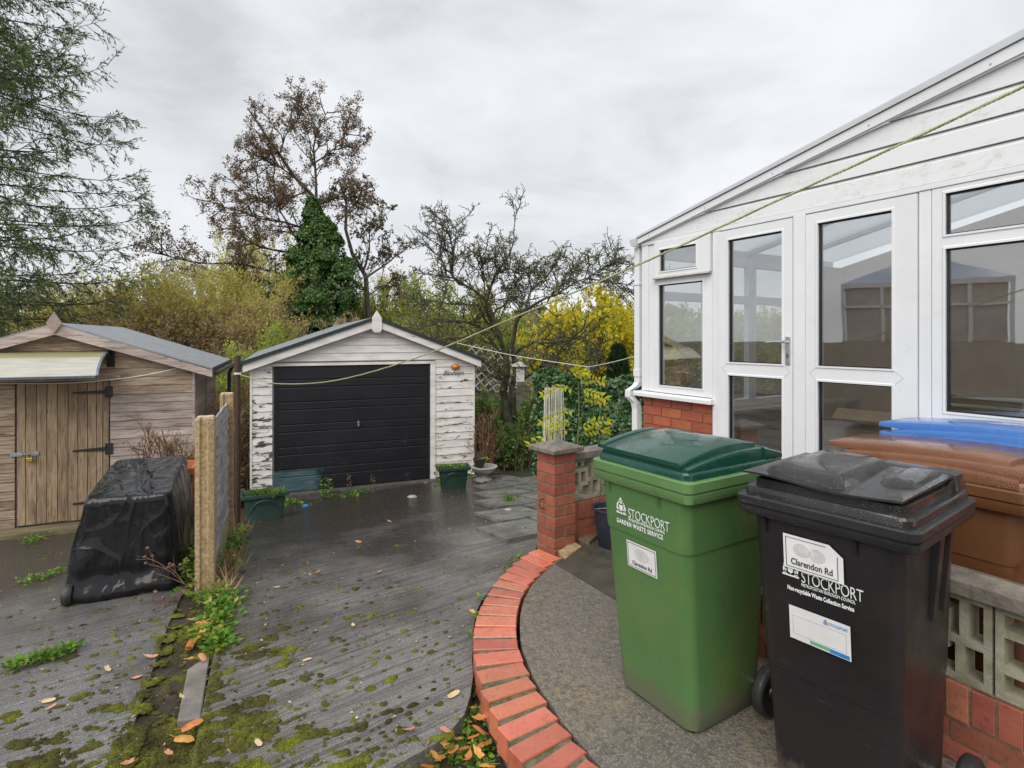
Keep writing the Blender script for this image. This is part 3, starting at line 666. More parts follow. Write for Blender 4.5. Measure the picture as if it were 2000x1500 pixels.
# posts and head rail
for a, b, y0, z0 in ((0, .085, -.03, 1.15), (.087, .154, -.022, 1.15), (.802, .866, -.034, .32), (2.256, 2.318, -.03, .32), (1.494, 1.579, -.045, .33)):
    q = MB(); q.box(a, b, y0, .07, z0, 2.470); q.build('post', U, con, bevel=.004)
q = MB(); q.box(-.005, SE, -.036, .08, 2.472, 2.503); q.build('head_rail', U, con, bevel=.003)
def casement(name, s0, s1, z0, z1, panes, y=-.03, par=con, handle=None, dep=.06):
    "a frame with rectangular openings, each with a black gasket and a pane; rails and stiles are mitred pieces"
    xs = sorted({s0, s1}); f = MB()
    ps = sorted(panes, key=lambda p: p[2])
    L0 = min(p[0] for p in ps); R0 = max(p[1] for p in ps)
    f.box(s0, L0, y, y + dep, z0, z1); f.box(R0, s1, y, y + dep, z0, z1)
    zz = z0
    for p in ps:
        f.box(L0, R0, y, y + dep, zz, p[2]); zz = p[3]
    f.box(L0, R0, y, y + dep, zz, z1)
    fo = f.build(name, U, par)
    for (a, b, c, d) in ps:
        g = MB(); t = .007
        for w in ((a, b, c, c + t), (a, b, d - t, d), (a, a + t, c + t, d - t), (b - t, b, c + t, d - t)): g.box(w[0], w[1], y + .012, y + .045, w[2], w[3])
        # sloping glazing beads catch the light
        bd = .016
        g.build('gasket', MT['gasket'], fo)
        g = MB(); g.box(a + t, b - t, y + .024, y + .032, c + t, d - t); g.build('pane', MT['glass'], fo)
        g = MB()
        g.loft([[(a - bd, y - .001, c - bd), (b + bd, y - .001, c - bd), (b + bd, y - .001, d + bd), (a - bd, y - .001, d + bd)], [(a - bd * .7, y - .006, c - bd * .7), (b + bd * .7, y - .006, c - bd * .7), (b + bd * .7, y - .006, d + bd * .7), (a - bd * .7, y - .006, d + bd * .7)],
                [(a, y - .006, c), (b, y - .006, c), (b, y - .006, d), (a, y - .006, d)], [(a, y + .02, c), (b, y + .02, c), (b, y + .02, d), (a, y + .02, d)]], cap=False)
        g.build('bead', U, fo)
    return fo
casement('window', .156, .800, 1.15, 2.158, [(.218, .705, 1.215, 2.098)])
casement('window', .175, .790, 2.165, 2.468, [(.249, .653, 2.215, 2.403)], y=-.050)
q = MB(); q.prism([(-.075, 2.150), (-.03, 2.150), (-.03, 2.166), (-.06, 2.166)], .170, .795, 'x'); q.build('drip_bar', simple('grubby_upvc', (.42, .41, .36), (.30, .29, .24), 20, .5), con)
d1 = casement('door', .870, 1.490, .335, 2.462, [(.962, 1.412, .50, 1.342), (.962, 1.412, 1.445, 2.384)], y=-.044)
d2 = casement('door', 1.583, 2.252, .335, 2.462, [(1.670, 2.122, .50, 1.342), (1.670, 2.122, 1.445, 2.390)], y=-.044)
groove = simple('fine_joint_line', (.50, .50, .50), None, 9, .6)
for dd, sA, sB in ((d1, .962, 1.412), (d2, 1.670, 2.122)):      # mitre joints of the middle rail
    q = MB()
    for s0, sg in ((sA, -1), (sB, 1)):
        for z0, z1 in ((1.342, 1.393), (1.445, 1.393)):
            q.hexa([(s0 + dx, -.0452 + dy, z0 + 0) for dx, dy in ((0, 0), (.003, 0), (.003, .002), (0, .002))] + [(s0 + sg * .06 + dx, -.0452 + dy, z1) for dx, dy in ((0, 0), (.003, 0), (.003, .002), (0, .002))])
    q.build('mitre_line', groove, dd)
q = MB(); q.box(1.442, 1.476, -.056, -.045, 1.444, 1.640); hd = q.build('handle_plate', MT['chrome'], d1, bevel=.004)
q = MB(); q.tube([(1.459, -.056, 1.602), (1.459, -.088, 1.602), (1.455, -.096, 1.602), (1.40, -.10, 1.604), (1.325, -.096, 1.600)], [.010, .010, .010, .0095, .008], 8); q.tube([(1.459, -.0565, 1.515), (1.459, -.059, 1.515)], .012, 10); q.build('handle', MT['chrome'], d1, smooth=True)
q = MB(); q.box(1.457, 1.461, -.062, -.0585, 1.495, 1.522); q.build('keyhole', MT['gasket'], d1)
casement('window', 2.322, 3.30, 1.165, 2.470, [(2.389, 3.24, 1.222, 2.124), (2.389, 3.24, 2.203, 2.432)], y=-.03)
casement('window', 3.304, SE, 1.165, 2.470, [(3.37, SE - .07, 1.222, 2.124), (3.37, SE - .07, 2.203, 2.432)], y=-.03)
# gable boards under the sloping bargeboard
z = 2.506; k = 0; PB = .141
while z < zl(SE):
    z1 = z + PB - .004; s0 = max(0, (z - 2.50) / .205); s1 = max(0, (z1 - 2.50) / .205)
    q = MB(); h = .028
    if s0 < SE:
        def bseg(za, zb, ya, yb):
            sa, sb = (za - 2.50) / .205, (zb - 2.50) / .205
            if sa >= SE: return
            sb = min(sb, SE - .01)
            q.hexa([(sa, ya, za), (SE, ya, za), (SE, .05, za), (sa, .05, za), (sb, yb, zb), (SE, yb, zb), (SE, .05, zb), (sb, .05, zb)])
        bseg(z, z + PB - h, -.030, -.026); bseg(z + PB - h + .0005, z1, -.0255, -.012)
        q.build('cladding_board', MT['upvc_dirty'], con)
    z += PB; k += 1
q = MB(); q.hexa([(-.02, -.062, zl(-.02)), (SE, -.062, zl(SE)), (SE, -.036, zl(SE)), (-.02, -.036, zl(-.02)), (-.02, -.062, 2.545 - .004), (SE, -.062, 2.545 + .212 * SE), (SE, -.036, 2.545 + .212 * SE), (-.02, -.036, 2.541)])
q.build('bargeboard', U, con)
q = MB(); q.hexa([(-.03, -.075, 2.545 + .001), (SE, -.075, 2.547 + .212 * SE), (SE, .06, 2.547 + .212 * SE), (-.03, .06, 2.546), (-.03, -.07, ztop(-.03)), (SE, -.07, ztop(SE)), (SE, .06, ztop(SE) + .01), (-.03, .06, ztop(-.03) + .01)])
q.build('roof_flashing', MT['grey_upvc'], con)
for s in (.12, .75, 1.35, 2.0, 2.6):
    q = MB(); q.tube([(s, -.064, zl(s) + .022), (s, -.058, zl(s) + .022)], .006, 8); q.build('screw_cap', groove, con)
# roof sheets with glazing bars, gutter, downpipe
def mk_roof():
    m, t = new_mat('opal_roof_sheet'); w = NT(t); b = w.n("ShaderNodeBsdfDiffuse", {'Color': (.7, .72, .74, 1)}).outputs[0]; tr = w.n("ShaderNodeBsdfTranslucent", {'Color': (.75, .77, .8, 1)}).outputs[0]
    tp = w.n("ShaderNodeBsdfTransparent", {'Color': (.9, .92, .94, 1)}).outputs[0]
    mx = w.n("ShaderNodeMixShader", {0: .55, 1: b, 2: tr}).outputs[0]; w.out(w.n("ShaderNodeMixShader", {0: .3, 1: mx, 2: tp}).outputs[0]); return m
q = MB(); q.hexa([(-.06, .07, ztop(-.06) - .03), (SE, .07, ztop(SE) - .03), (SE, DEP, ztop(SE) - .03), (-.06, DEP, ztop(-.06) - .03), (-.06, .07, ztop(-.06)), (SE, .07, ztop(SE)), (SE, DEP, ztop(SE)), (-.06, DEP, ztop(-.06))]); q.build('roof', mk_roof(), con)
for yy in (.75, 1.5, 2.25):
    q = MB(); q.hexa([(-.06, yy, ztop(-.06) - .07), (SE, yy, ztop(SE) - .07), (SE, yy + .05, ztop(SE) - .07), (-.06, yy + .05, ztop(-.06) - .07), (-.06, yy, ztop(-.06) + .02), (SE, yy, ztop(SE) + .02), (SE, yy + .05, ztop(SE) + .02), (-.06, yy + .05, ztop(-.06) + .02)]); q.build('roof_bar', MT['grey_upvc'], con)
q = MB(); q.prism([(-.02, 2.545), (-.105, 2.545), (-.105, 2.53), (-.085, 2.485), (-.055, 2.47), (-.02, 2.47)][::-1], -.085, DEP); q.build('gutter', MT['grey_upvc'], con, bevel=.004)
q = MB(); q.box(-.100, -.035, -.03, .035, 1.30, 2.47); q.box(-.106, -.029, -.036, .041, 1.27, 1.34); q.box(-.106, -.029, -.036, .041, 2.12, 2.145)
for a, b in (((-.068, 0, 1.285), (-.068, 0, 1.22)),): q.box(-.100, -.035, -.03, .035, 1.22, 1.27)
def sq(c, h=.0325): return [(c[0] - h, c[1] - h, c[2]), (c[0] + h, c[1] - h, c[2]), (c[0] + h, c[1] + h, c[2]), (c[0] - h, c[1] + h, c[2])]
q.loft([sq((-.068, .002, 1.22)), sq((-.085, -.01, 1.185)), sq((-.125, -.06, 1.14)), sq((-.125, -.06, 1.08)), sq((-.09, -.02, 1.02)), sq((-.085, -.01, .97)), sq((-.085, -.01, -.03))])
q.build('downpipe', MT['upvc'], con, bevel=.003)
# far end wall under the gutter: dwarf wall and windows looking on to the garden
ew = [(.12, .80), (.80, 1.45), (1.45, 2.10)]
for a, b in ew:
    f = MB()
    f.box(.02, .08, a, a + .06, .90, 2.45); f.box(.02, .08, b - .06, b - .003, .90, 2.45)
    f.box(.02, .08, a + .06, b - .06, .90, 1.0); f.box(.02, .08, a + .06, b - .06, 2.36, 2.45); f.box(.02, .08, a + .06, b - .06, 1.98, 2.06)
    fo = f.build('window', U, con)
    g = MB(); g.box(.045, .052, a + .06, b - .06, 1.0, 1.98); g.box(.045, .052, a + .06, b - .06, 2.06, 2.36); g.build('pane', MT['glass'], fo)
tan = simple('tan_plaster', (.42, .29, .185), (.36, .24, .15), 2, .8, bump=.001)
q = MB(); q.box(.02, .12, 2.10, DEP, .9, 2.45); q.box(.0, SE, DEP, DEP + .12, -.05, 2.45); q.prism([(0, 2.45), (SE, 2.45), (SE, zl(SE) + .08)], DEP, DEP + .1); q.build('inner_wall', tan, con)
q = MB(); q.box(SE, SE + .2, -.1, DEP + .2, -.05, 4.2); q.build('house_wall', MT['brick_house'], con)
q = MB(); q.box(.07, .30, .13, DEP, .90, .93); q.build('window_board', simple('window_board_wood', (.42, .33, .24), None, 4, .5, aniso=(8, 1, 8)), con)
q = MB(); q.box(.115, SE, .205, DEP, .25, .31); q.build('floor', simple('laminate_floor', (.30, .24, .17), (.20, .16, .12), 5, .35, aniso=(1, 12, 1)), con)
q = MB(); q.box(.111, .125, .2, DEP, .32, .895); q.build('radiator_panel', simple('ribbed_cream_panel', (.55, .52, .42), None, 30, .6, aniso=(1, 1, .02)), con)
cb = thing('cardboard_box', 'brown cardboard box on the conservatory floor behind the right door', 'box', cpt(1.0, 1.75, .312), CA + 8)
crd = simple('cardboard', (.40, .28, .15), (.34, .23, .12), 4, .8)
q = MB(); q.box(-.35, .35, -.22, .22, 0, .50); q.build('body', crd, cb)
for sg in (-1, 1):
    q = MB(); q.hexa([(-.35, sg * .22, .50), (.35, sg * .22, .50), (.35, sg * .225, .506), (-.35, sg * .225, .506), (-.35, sg * .40, .60), (.35, sg * .40, .60), (.35, sg * .40, .606), (-.35, sg * .40, .606)]); q.build('flap', crd, cb)

# ------------------------------------------------------------------ brick pier and low walls
def screen_block(par, x0, z0, y0, sz=.335, th=.09):
    q = MB(); b = .026; s = sz
    for (a, c, d, e) in ((0, 1, 0, .075), (0, 1, .925, 1), (0, .075, .075, .925), (.925, 1, .075, .925),
                         (.075, .60, .68, .77), (.51, .60, .34, .68), (.60, .925, .42, .51), (.075, .36, .28, .37), (.27, .36, .37, .68)[:4], (.70, .79, .51, .925), (.36, .51, .34, .42), (.66, .75, .075, .42)):
        q.box(x0 + a * s, x0 + c * s, y0, y0 + th, z0 + d * s, z0 + e * s)
    q.build('screen_block', MT['block'], par)
def low_wall(label, loc, rz, length, nblocks, wedge):
    t = thing('low_wall', label, 'garden wall', loc, rz)
    m = MB(); m.box(.004, length - .004, .006, .095, -.15, .305); mo = m.build('mortar_core', MT['mortar'], t)
    brickwork(t, 'brick', 0, length, 0, -.075, .165, .08, .225, MT['brick'], .10, rr=random.Random(4))
    x = 0
    while x < length - .04:
        q = MB(); q.box(x + .004, min(length, x + .076), -.004 + rnd.uniform(-.003, .003), .104, .171, .308 + rnd.uniform(-.003, .003)); q.build('brick', MT['brick'], t, bevel=.003); x += .080
    m = MB(); m.box(.0, length, .012, .088, .309, .316); m.build('mortar_joint', MT['mortar'], t)
    for k in range(nblocks): screen_block(t, k * .345, .318, .006)
    x = 0
    while x < length - .05:
        e = min(length, x + .60); q = MB(); q.prism([(-.035, .658), (.135, .658), (.135, .715), (.05, .735), (-.035, .715)], x + .004, e - .004, 'x'); q.build('coping_stone', MT['coping'], t, bevel=.005); x += .60
    return t
wall2 = low_wall('low brick and screen block wall behind the black bin', (1.236, 2.948, 0), -59.4, 2.07, 6, None)
PR = 36; PO = Vector((.325, 4.3, 0))
a_ = Vector((math.cos(rad(PR)), math.sin(rad(PR)), 0)); b_ = Vector((-math.sin(rad(PR)), math.cos(rad(PR)), 0))
w1o = PO + a_ * .217 + b_ * .06
wall1 = low_wall('low brick and screen block wall running from the brick pier to the conservatory', w1o, PR, .80, 2, None)
pier = thing('brick_pier', 'square red brick pier with a flat pyramid cap at the patio corner', 'brick pier', PO, PR)
m = MB(); m.box(.006, .209, .006, .209, -.15, .735); m.build('mortar_core', MT['mortar'], pier)
CH = .0815; rr = random.Random(21)
for r in range(-2, 9):
    za, zb = .012 + r * CH, .012 + (r + 1) * CH - .012
    j = lambda: rr.uniform(-.0025, .0025)
    if r % 2 == 0:      # two stretchers laid along x, seen end-on from the left
        for y0, y1 in ((0, .102), (.113, .215)):
            q = MB(); q.box(j(), .215 + j(), y0 + j(), y1 + j(), za, zb); q.build('brick', MT['brick'], pier, bevel=.002)
    else:
        for x0, x1 in ((0, .102), (.113, .215)):
            q = MB(); q.box(x0 + j(), x1 + j(), j(), .215 + j(), za, zb); q.build('brick', MT['brick'], pier, bevel=.002)
q = MB(); h = .15; c = .1075
q.loft([[(c + sx * k, c + sy * k, z) for sx, sy in ((-1, -1), (1, -1), (1, 1), (-1, 1))] for k, z in ((.145, .742), (.155, .748), (.155, .775), (.146, .783), (.02, .825))]); q.build('cap', MT['coping'], pier)
q = MB(); q.tube([(-.004, .12, .30), (-.03, .125, .30), (-.045, .13, .33), (-.035, .13, .37), (-.004, .125, .375)], .004, 5); q.build('iron_ring', MT['black_iron'], pier, smooth=True)

# neighbouring conservatory out of frame on the left: the door glass mirrors it
nb = thing('neighbour_conservatory', 'white conservatory with a glazed pitched roof mirrored in the door glass', 'conservatory', (-8.6, 3.35, .0), 180 + 8)
q = MB(); q.box(0, 3.4, 0, 3.0, -.3, 1.55); q.build('base_wall', simple('rendered_base', (.42, .38, .33), None, 4, .8), nb)
q = MB()
for x in (0, .85, 1.7, 2.55, 3.33): q.box(x, x + .07, 0, .07, 1.55, 2.75)
for y in (.75, 1.5, 2.25, 2.93): q.box(0, .07, y, y + .07, 1.55, 2.75)
q.box(0, 3.4, -.01, .08, 2.75, 2.86); q.box(-.01, .08, 0, 3.0, 2.75, 2.86); q.box(0, 3.4, .0, .07, 2.3, 2.35); q.box(.0, .07, .0, 3.0, 2.3, 2.35)
q.build('frame', U, nb)
q = MB(); q.poly([(0, 0, 2.86), (3.4, 0, 2.86), (2.6, 1.5, 3.5), (.9, 1.5, 3.5)]); q.poly([(0, 0, 2.86), (.9, 1.5, 3.5), (0, 3, 2.86)]); q.poly([(3.4, 0, 2.86), (3.4, 3, 2.86), (2.6, 1.5, 3.5)]); q.poly([(0, 3, 2.86), (.9, 1.5, 3.5), (2.6, 1.5, 3.5), (3.4, 3, 2.86)])
q.build('roof', simple('blue_tinted_glazing', (.35, .45, .6), None, 4, .1), nb)
q = MB(); q.box(.08, 3.3, .09, 2.9, 1.56, 2.74); q.build('dim_interior', simple('dim_room', (.50, .49, .46), None, 3, .3), nb)
# ------------------------------------------------------------------ wheelie bins
def plastic(name, c, c2, rough=.33, scuff=(.3, .3, .3), sc=.5, fade=None):
    m, t = new_mat(name); q = NT(t); v = q.coords((1, 1, 1), rand=False); f = q.noise(v, 3.2, 4)
    col = q.mix(q.ramp(f, [(.35, 0.), (.68, 1.)]), c, c2)
    s = q.ramp(q.noise(q.coords((1, 1, 5), rand=False), 22, 7, .72), [(.57, 0.), (.68, 1.)])
    s = q.math('MULTIPLY', s, q.ramp(q.noise(q.coords((1, 1, 1.6), rand=False), 4.5, 4, .6), [(.48, 0.), (.66, 1.)]))
    col = q.mix(q.math('MULTIPLY', s, sc), col, scuff)
    if fade:
        col = q.mix(q.math('MULTIPLY', q.ramp(q.noise(q.coords((1, 1, .6), rand=False), 2.6, 2), [(.52, 0.), (.68, 1.)]), .5), col, fade)
    zz_ = q.n('ShaderNodeSeparateXYZ', {0: q.n('ShaderNodeTexCoord').outputs['Object']}).outputs[2]
    dk = q.ramp(q.math('SUBTRACT', q.math('MULTIPLY_ADD', q.noise(q.coords((1, 1, .7), rand=False), 9, 6, .7), .42, -.06), zz_), [(.0, 0.), (.10, .65)])
    col = q.mix(dk, col, (.13, .11, .08))
    r = q.n("ShaderNodeMapRange", {0: q.noise(v, 7, 4), 1: .35, 2: .65, 3: rough - .08, 4: rough + .12}).outputs[0]
    q.pbr(col, r, q.bump(q.noise(v, 260, 2), .0006), .45); return m
def wetlid(name, c, c2, scuff):
    m, t = new_mat(name); q = NT(t); v = q.coords((1, 1, 1), rand=False); f = q.noise(v, 5, 5)
    col = q.mix(q.ramp(f, [(.35, 0.), (.68, 1.)]), c, c2)
    col = q.mix(q.ramp(q.noise(q.coords((1, 6, 1), rand=False), 14, 6, .7), [(.60, 0.), (.74, .5)]), col, scuff)
    dr = q.n("ShaderNodeTexVoronoi", {'Vector': v, 'Scale': 110.0, 'Randomness': 1.0}).outputs['Distance']
    drop = q.ramp(dr, [(.16, 1.), (.34, 0.)]); patch = q.ramp(q.noise(v, 6, 3), [(.44, 0.), (.58, 1.)])
    h = q.math('MULTIPLY', drop, patch)
    r = q.n("ShaderNodeMapRange", {0: q.noise(v, 9, 4), 1: .35, 2: .65, 3: .04, 4: .26}).outputs[0]
    q.pbr(col, r, q.bump(h, .0012), .5); return m
def rrect(x0, x1, y0, y1, r, z, n=5):
    pts = []
    for cx, cy, a0 in ((x1 - r, y0 + r, -90), (x1 - r, y1 - r, 0), (x0 + r, y1 - r, 90), (x0 + r, y0 + r, 180)):
        for k in range(n + 1):
            a = rad(a0 + 90 * k / n); pts.append((cx + r * math.cos(a), cy + r * math.sin(a), z))
    return pts
def wheel_mesh(x, y, r=.105, w=.055):
    q = MB(); n = 28
    prof = [(r * .55, -w / 2 + .008), (r * .86, -w / 2), (r * .97, -w / 2 + .008), (r, -w / 2 + .018), (r * .985, 0), (r, w / 2 - .018), (r * .97, w / 2 - .008), (r * .86, w / 2), (r * .55, w / 2 - .008)]
    q.loft([[(x + d, y + R * math.cos(2 * math.pi * k / n), r + R * math.sin(2 * math.pi * k / n)) for k in range(n)] for R, d in prof]); return q
def hub_mesh(x, y, r=.105, w=.05):
    q = MB(); n = 24
    q.loft([[(x + d, y + R * math.cos(2 * math.pi * k / n), r + R * math.sin(2 * math.pi * k / n)) for k in range(n)] for R, d in ((.012, -w * .55), (.03, -w * .5), (.034, -w * .3), (r * .56, -w * .25), (r * .56, w * .25), (.034, w * .3), (.03, w * .5), (.012, w * .55))])
    return q
def make_bin(label, loc, rz, mb, mr, ml, hw=.285, dep=.64, rimz=1.065, kind='arch', base_in=.12, group=None, tp=.042, axle=.13, rh=.088, seam=.778):
    t = thing('wheelie_bin', label, 'wheelie bin', loc, rz, group)
    q = MB(); b = base_in; rz0 = rimz - rh
    sec = []
    def section(f, r=.05, out=0.0):   # f: 0 at the ground, 1 under the rim
        z = f * rz0; i = b + (.030 - b) * f ** .85; s = hw - tp - .032 * (1 - f)
        return rrect(-s - out, s + out, i - out, dep - .075 + .035 * f + (.04 if kind == 'ridge' else 0) * (1 - f), r, z)
    fl = [0, .012, .08, .2, .33, .40] + [v for v in (.52, .6, .70) if v < seam - .02] + [seam - .003]
    rings = []
    rings.append(rrect(-hw + tp + .04, hw - tp - .04, b + .012, dep - .10, .05, 0.0))
    for f in fl[1:]: rings.append(section(f, .055))
    so_ = .005 if seam > .7 else .003
    rings += [section(seam, .055, so_)] + [section(v, .052, so_) for v in (.56, .68, .81, .9) if v > seam + .02] + [section(1.0, .05, so_)]
    q.loft(rings); body = q.build('body', mb, t, smooth=True)
    # rim: stepped ledge all round
    q = MB(); e = 0
    def rr(o, z, r=.045): return rrect(-hw + .022 - o, hw - .022 + o, .022 - o, dep - o * 0 - .0, r, z)
    m_ = rz0 + rh * .45
    q.loft([rr(-.015, rz0 - .01, .03), rr(.010, rz0 - .003, .03), rr(.015, rz0 + .003, .03), rr(.017, m_ - .004, .03), rr(.011, m_, .03), rr(.011, m_ + .004, .03), rr(.021, m_ + .007, .034), rr(.022, rimz - .005, .034), rr(.017, rimz, .034), rr(-.015, rimz, .03), rr(-.03, rimz - .045, .03)])
    q.build('rim', mr, t, smooth=True, bevel=0)
    for gx_ in (-hw * .62, hw * .40):
        q = MB(); q.prism([(.004, rz0 - .006), (.05, rz0 - .006), (.05, rz0 - .095)], gx_ - .004, gx_ + .004, 'x'); q.build('gusset', mb, t)
    for sg in ((-1, 1) if kind == 'ridge' else ()):
        for y0, y1 in ((dep - .30, dep - .25), (dep - .19, dep - .15)):
            q = MB(); sx = lambda z: hw - tp - .032 * (1 - z / rz0)
            za, zb = rz0 * .70, rz0 - .02
            q.hexa([(sg * (sx(za) - .02), y0, za), (sg * (sx(za) + .012), y0 + .004, za), (sg * (sx(za) + .012), y1 - .004, za), (sg * (sx(za) - .02), y1, za), (sg * (sx(zb) - .02), y0, zb), (sg * (sx(zb) + .026), y0 + .004, zb), (sg * (sx(zb) + .026), y1 - .004, zb), (sg * (sx(zb) - .02), y1, zb)]); q.build('side_rib', mb, t)
    # handle bar and hinge at the back
    q = MB(); q.tube([(-hw + .05, dep + .055, rimz - .02), (hw - .05, dep + .055, rimz - .02)], .016, 8)
    for x in (-hw + .06, 0, hw - .06): q.box(x - .018, x + .018, dep - .02, dep + .05, rimz - .055, rimz - .005)
    q.build('handle', mb, t)
    # lid: a tray, one or two shoulders and a raised panel
    lx, y1 = hw - .022, dep - .004; z0 = rimz
    q = MB(); q.loft([rrect(-lx, lx, .020, y1, .04, z0 - .012), rrect(-lx, lx, .020, y1, .04, z0 + .022), rrect(-lx + .006, lx - .006, .026, y1 - .006, .036, z0 + .030), rrect(-lx + .05, lx - .05, .07, y1 - .05, .03, z0 + .031)])
    lo = q.build('lid', ml, t, smooth=True)
    def arch(q, xa, xb, ys, zt, zb, n=22):
        "a strip with an arched top, its ends rounded off"
        rows = []
        for k in range(n + 1):
            y = ys[0] + (ys[1] - ys[0]) * k / n; h = zt(k / n); e = .012
            rows.append([(xa, y, zb), (xa, y, h - e), (xa + e * .3, y, h - e * .3), (xa + e, y, h), (xb - e, y, h), (xb - e * .3, y, h - e * .3), (xb, y, h - e), (xb, y, zb)])
        q.loft(rows)
    if kind == 'arch':
        q = MB(); arch(q, -lx + .016, lx - .016, (.040, dep * .90), lambda f: z0 + .034 + .050 * math.sin(math.pi * (.06 + .62 * f)), z0 + .02); q.build('shoulder', ml, lo, smooth=True)
        q = MB(); arch(q, -lx + .040, lx - .045, (.028, dep * .80), lambda f: z0 + .056 + .056 * math.sin(math.pi * (.04 + .66 * f)), z0 + .045); q.build('raised_panel', ml, lo, smooth=True)
        q = MB(); arch(q, -lx - .008, -lx + .036, (.034, dep * .60), lambda f: z0 + .060 + .054 * math.sin(math.pi * (.04 + .52 * f)), z0 + .050); q.build('grip_lip', ml, lo, smooth=True)
        q = MB(); arch(q, -lx + .012, lx - .004, (dep * .83, dep + .012), lambda f: z0 + .082 - .030 * f, z0 + .03); q.build('rear_edge', ml, lo, smooth=True)
    elif kind == 'ridge':
        q = MB(); q.loft([rrect(-lx + .022, lx - .022, .040, y1 - .03, .05, z0 + .028), rrect(-lx + .024, lx - .024, .042, y1 - .03, .05, z0 + .058), rrect(-lx + .036, lx - .036, .054, y1 - .04, .045, z0 + .064)]); q.build('shoulder', ml, lo, smooth=True)
        q = MB(); N = 40
        def fl(u, v):
            x, y = -lx + .004 + (2 * lx - .03) * u, .022 + (dep * .80) * v
            return x, y, z0 + .068 + .007 * math.cos(2 * math.pi * (u - .12)) * (1 - v) + .010 * v
        def rim_(u, v, d): x, y, z = fl(u, v); return x, y, z + d
        q.grid(lambda u, v: rim_(u, v, .007), N, 12); q.grid(lambda u, v: rim_(u, v, 0), N, 12)
        for k in range(N): q.poly([rim_(k / N, 0, 0), rim_((k + 1) / N, 0, 0), rim_((k + 1) / N, 0, .007), rim_(k / N, 0, .007)])
        for k in range(12): q.poly([rim_(1, k / 12, 0), rim_(1, (k + 1) / 12, 0), rim_(1, (k + 1) / 12, .007), rim_(1, k / 12, .007)]); q.poly([rim_(0, k / 12, 0), rim_(0, (k + 1) / 12, 0), rim_(0, (k + 1) / 12, .007), rim_(0, k / 12, .007)])
        q.build('flange', ml, lo, smooth=True)
        q = MB(); q.loft([rrect(-lx + .050, lx - .20, .050, dep * .84, .03, z0 + .070), rrect(-lx + .062, lx - .225, .075, dep * .83, .03, z0 + .100), rrect(-lx + .085, lx - .255, .12, dep * .82, .03, z0 + .112), rrect(-lx + .13, lx - .31, .20, dep * .74, .02, z0 + .113)]); q.build('raised_panel', ml, lo, smooth=True)
        q = MB(); q.loft([rrect(lx - .16, lx - .035, dep * .30, dep * .86, .03, z0 + .060), rrect(lx - .15, lx - .06, dep * .36, dep * .85, .03, z0 + .092), rrect(lx - .13, lx - .085, dep * .45, dep * .80, .015, z0 + .096)]); q.build('side_shoulder', ml, lo, smooth=True)
        q = MB(); q.loft([rrect(-lx + .01, lx - .01, dep * .84, dep + .01, .02, z0 + .02), rrect(-lx + .02, lx - .02, dep * .84, dep + .004, .02, z0 + .082), rrect(-lx + .04, lx - .04, dep * .86, dep - .01, .015, z0 + .088)]); q.build('rear_edge', ml, lo, smooth=True)
    else:
        q = MB(); arch(q, -lx + .010, lx - .010, (.10, dep * .97), lambda f: z0 + .040 + .042 * math.sin(math.pi * min(1, .04 + .56 * f)), z0 + .02); q.build('shoulder', ml, lo, smooth=True)
        q = MB(); arch(q, -lx - .004, lx + .004, (.24, dep * .95), lambda f: z0 + .030 + .022 * math.sin(math.pi * min(1, .03 + .8 * f)), z0 + .004); q.build('side_band', ml, lo, smooth=True)
        q = MB(); arch(q, -lx + .045, lx - .045, (.012, dep * .90), lambda f: z0 + .066 + .040 * math.sin(math.pi * (.06 + .6 * f)), z0 + .05); q.build('raised_panel', ml, lo, smooth=True)
    q = MB(); q.tube([(-hw + .0, dep - axle, .105), (hw - .0, dep - axle, .105)], .011, 8); q.build('axle', MT['steel'], t)
    tyre = simple('rubber', (.02, .02, .021), (.03, .029, .027), 20, .5, bump=.001) if 'rubber' not in bpy.data.materials else bpy.data.materials['rubber']
    hubm = bpy.data.materials.get('hub_plastic') or simple('hub_plastic', (.028, .026, .027), None, 10, .35)
    for sx in (-1, 1):
        x = sx * (hw + .004); wq = wheel_mesh(x, dep - axle).build('wheel', tyre, t, smooth=True); hub_mesh(x, dep - axle).build('hub', hubm, wq, smooth=True)
    return t
GRN = plastic('green_bin_plastic', (.088, .180, .060), (.072, .155, .050), .30, (.18, .22, .11), .45, (.15, .20, .05))
GRNR = plastic('green_rim_plastic', (.125, .235, .085), (.095, .19, .068), .34, (.06, .09, .04), .6)
GRNL = wetlid('dark_green_lid', (.005, .050, .032), (.008, .062, .040), (.04, .10, .08))
BLK = plastic('black_bin_plastic', (.014, .012, .014), (.017, .014, .015), .34, (.12, .11, .10), .5, (.034, .019, .017))
BLKR = plastic('black_rim_plastic', (.016, .016, .018), (.026, .025, .026), .38, (.24, .23, .21), 1.0)
BLKL = wetlid('black_lid', (.013, .013, .014), (.03, .028, .026), (.13, .12, .11))
BRN = plastic('brown_bin_plastic', (.135, .055, .022), (.11, .044, .018), .36, (.30, .16, .08), .3)
BRNL = wetlid('brown_lid', (.20, .088, .045), (.15, .065, .034), (.36, .20, .13))
BLU = wetlid('blue_lid', (.055, .17, .46), (.045, .14, .39), (.2, .35, .65)); BLUB = plastic('blue_bin_plastic', (.02, .10, .42), (.02, .09, .36), .35)
gbin = make_bin('green garden waste wheelie bin with a dark green lid', (.525, 2.415, 0), -57.6, GRN, GRNR, GRNL, kind='arch', hw=.292)
kbin = make_bin('black wheelie bin with a wet black lid and white stickers', (.99, 1.842, 0), -52.2, BLK, BLKR, BLKL, hw=.288, dep=.61, kind='ridge', tp=.056, rh=.066, seam=.455)
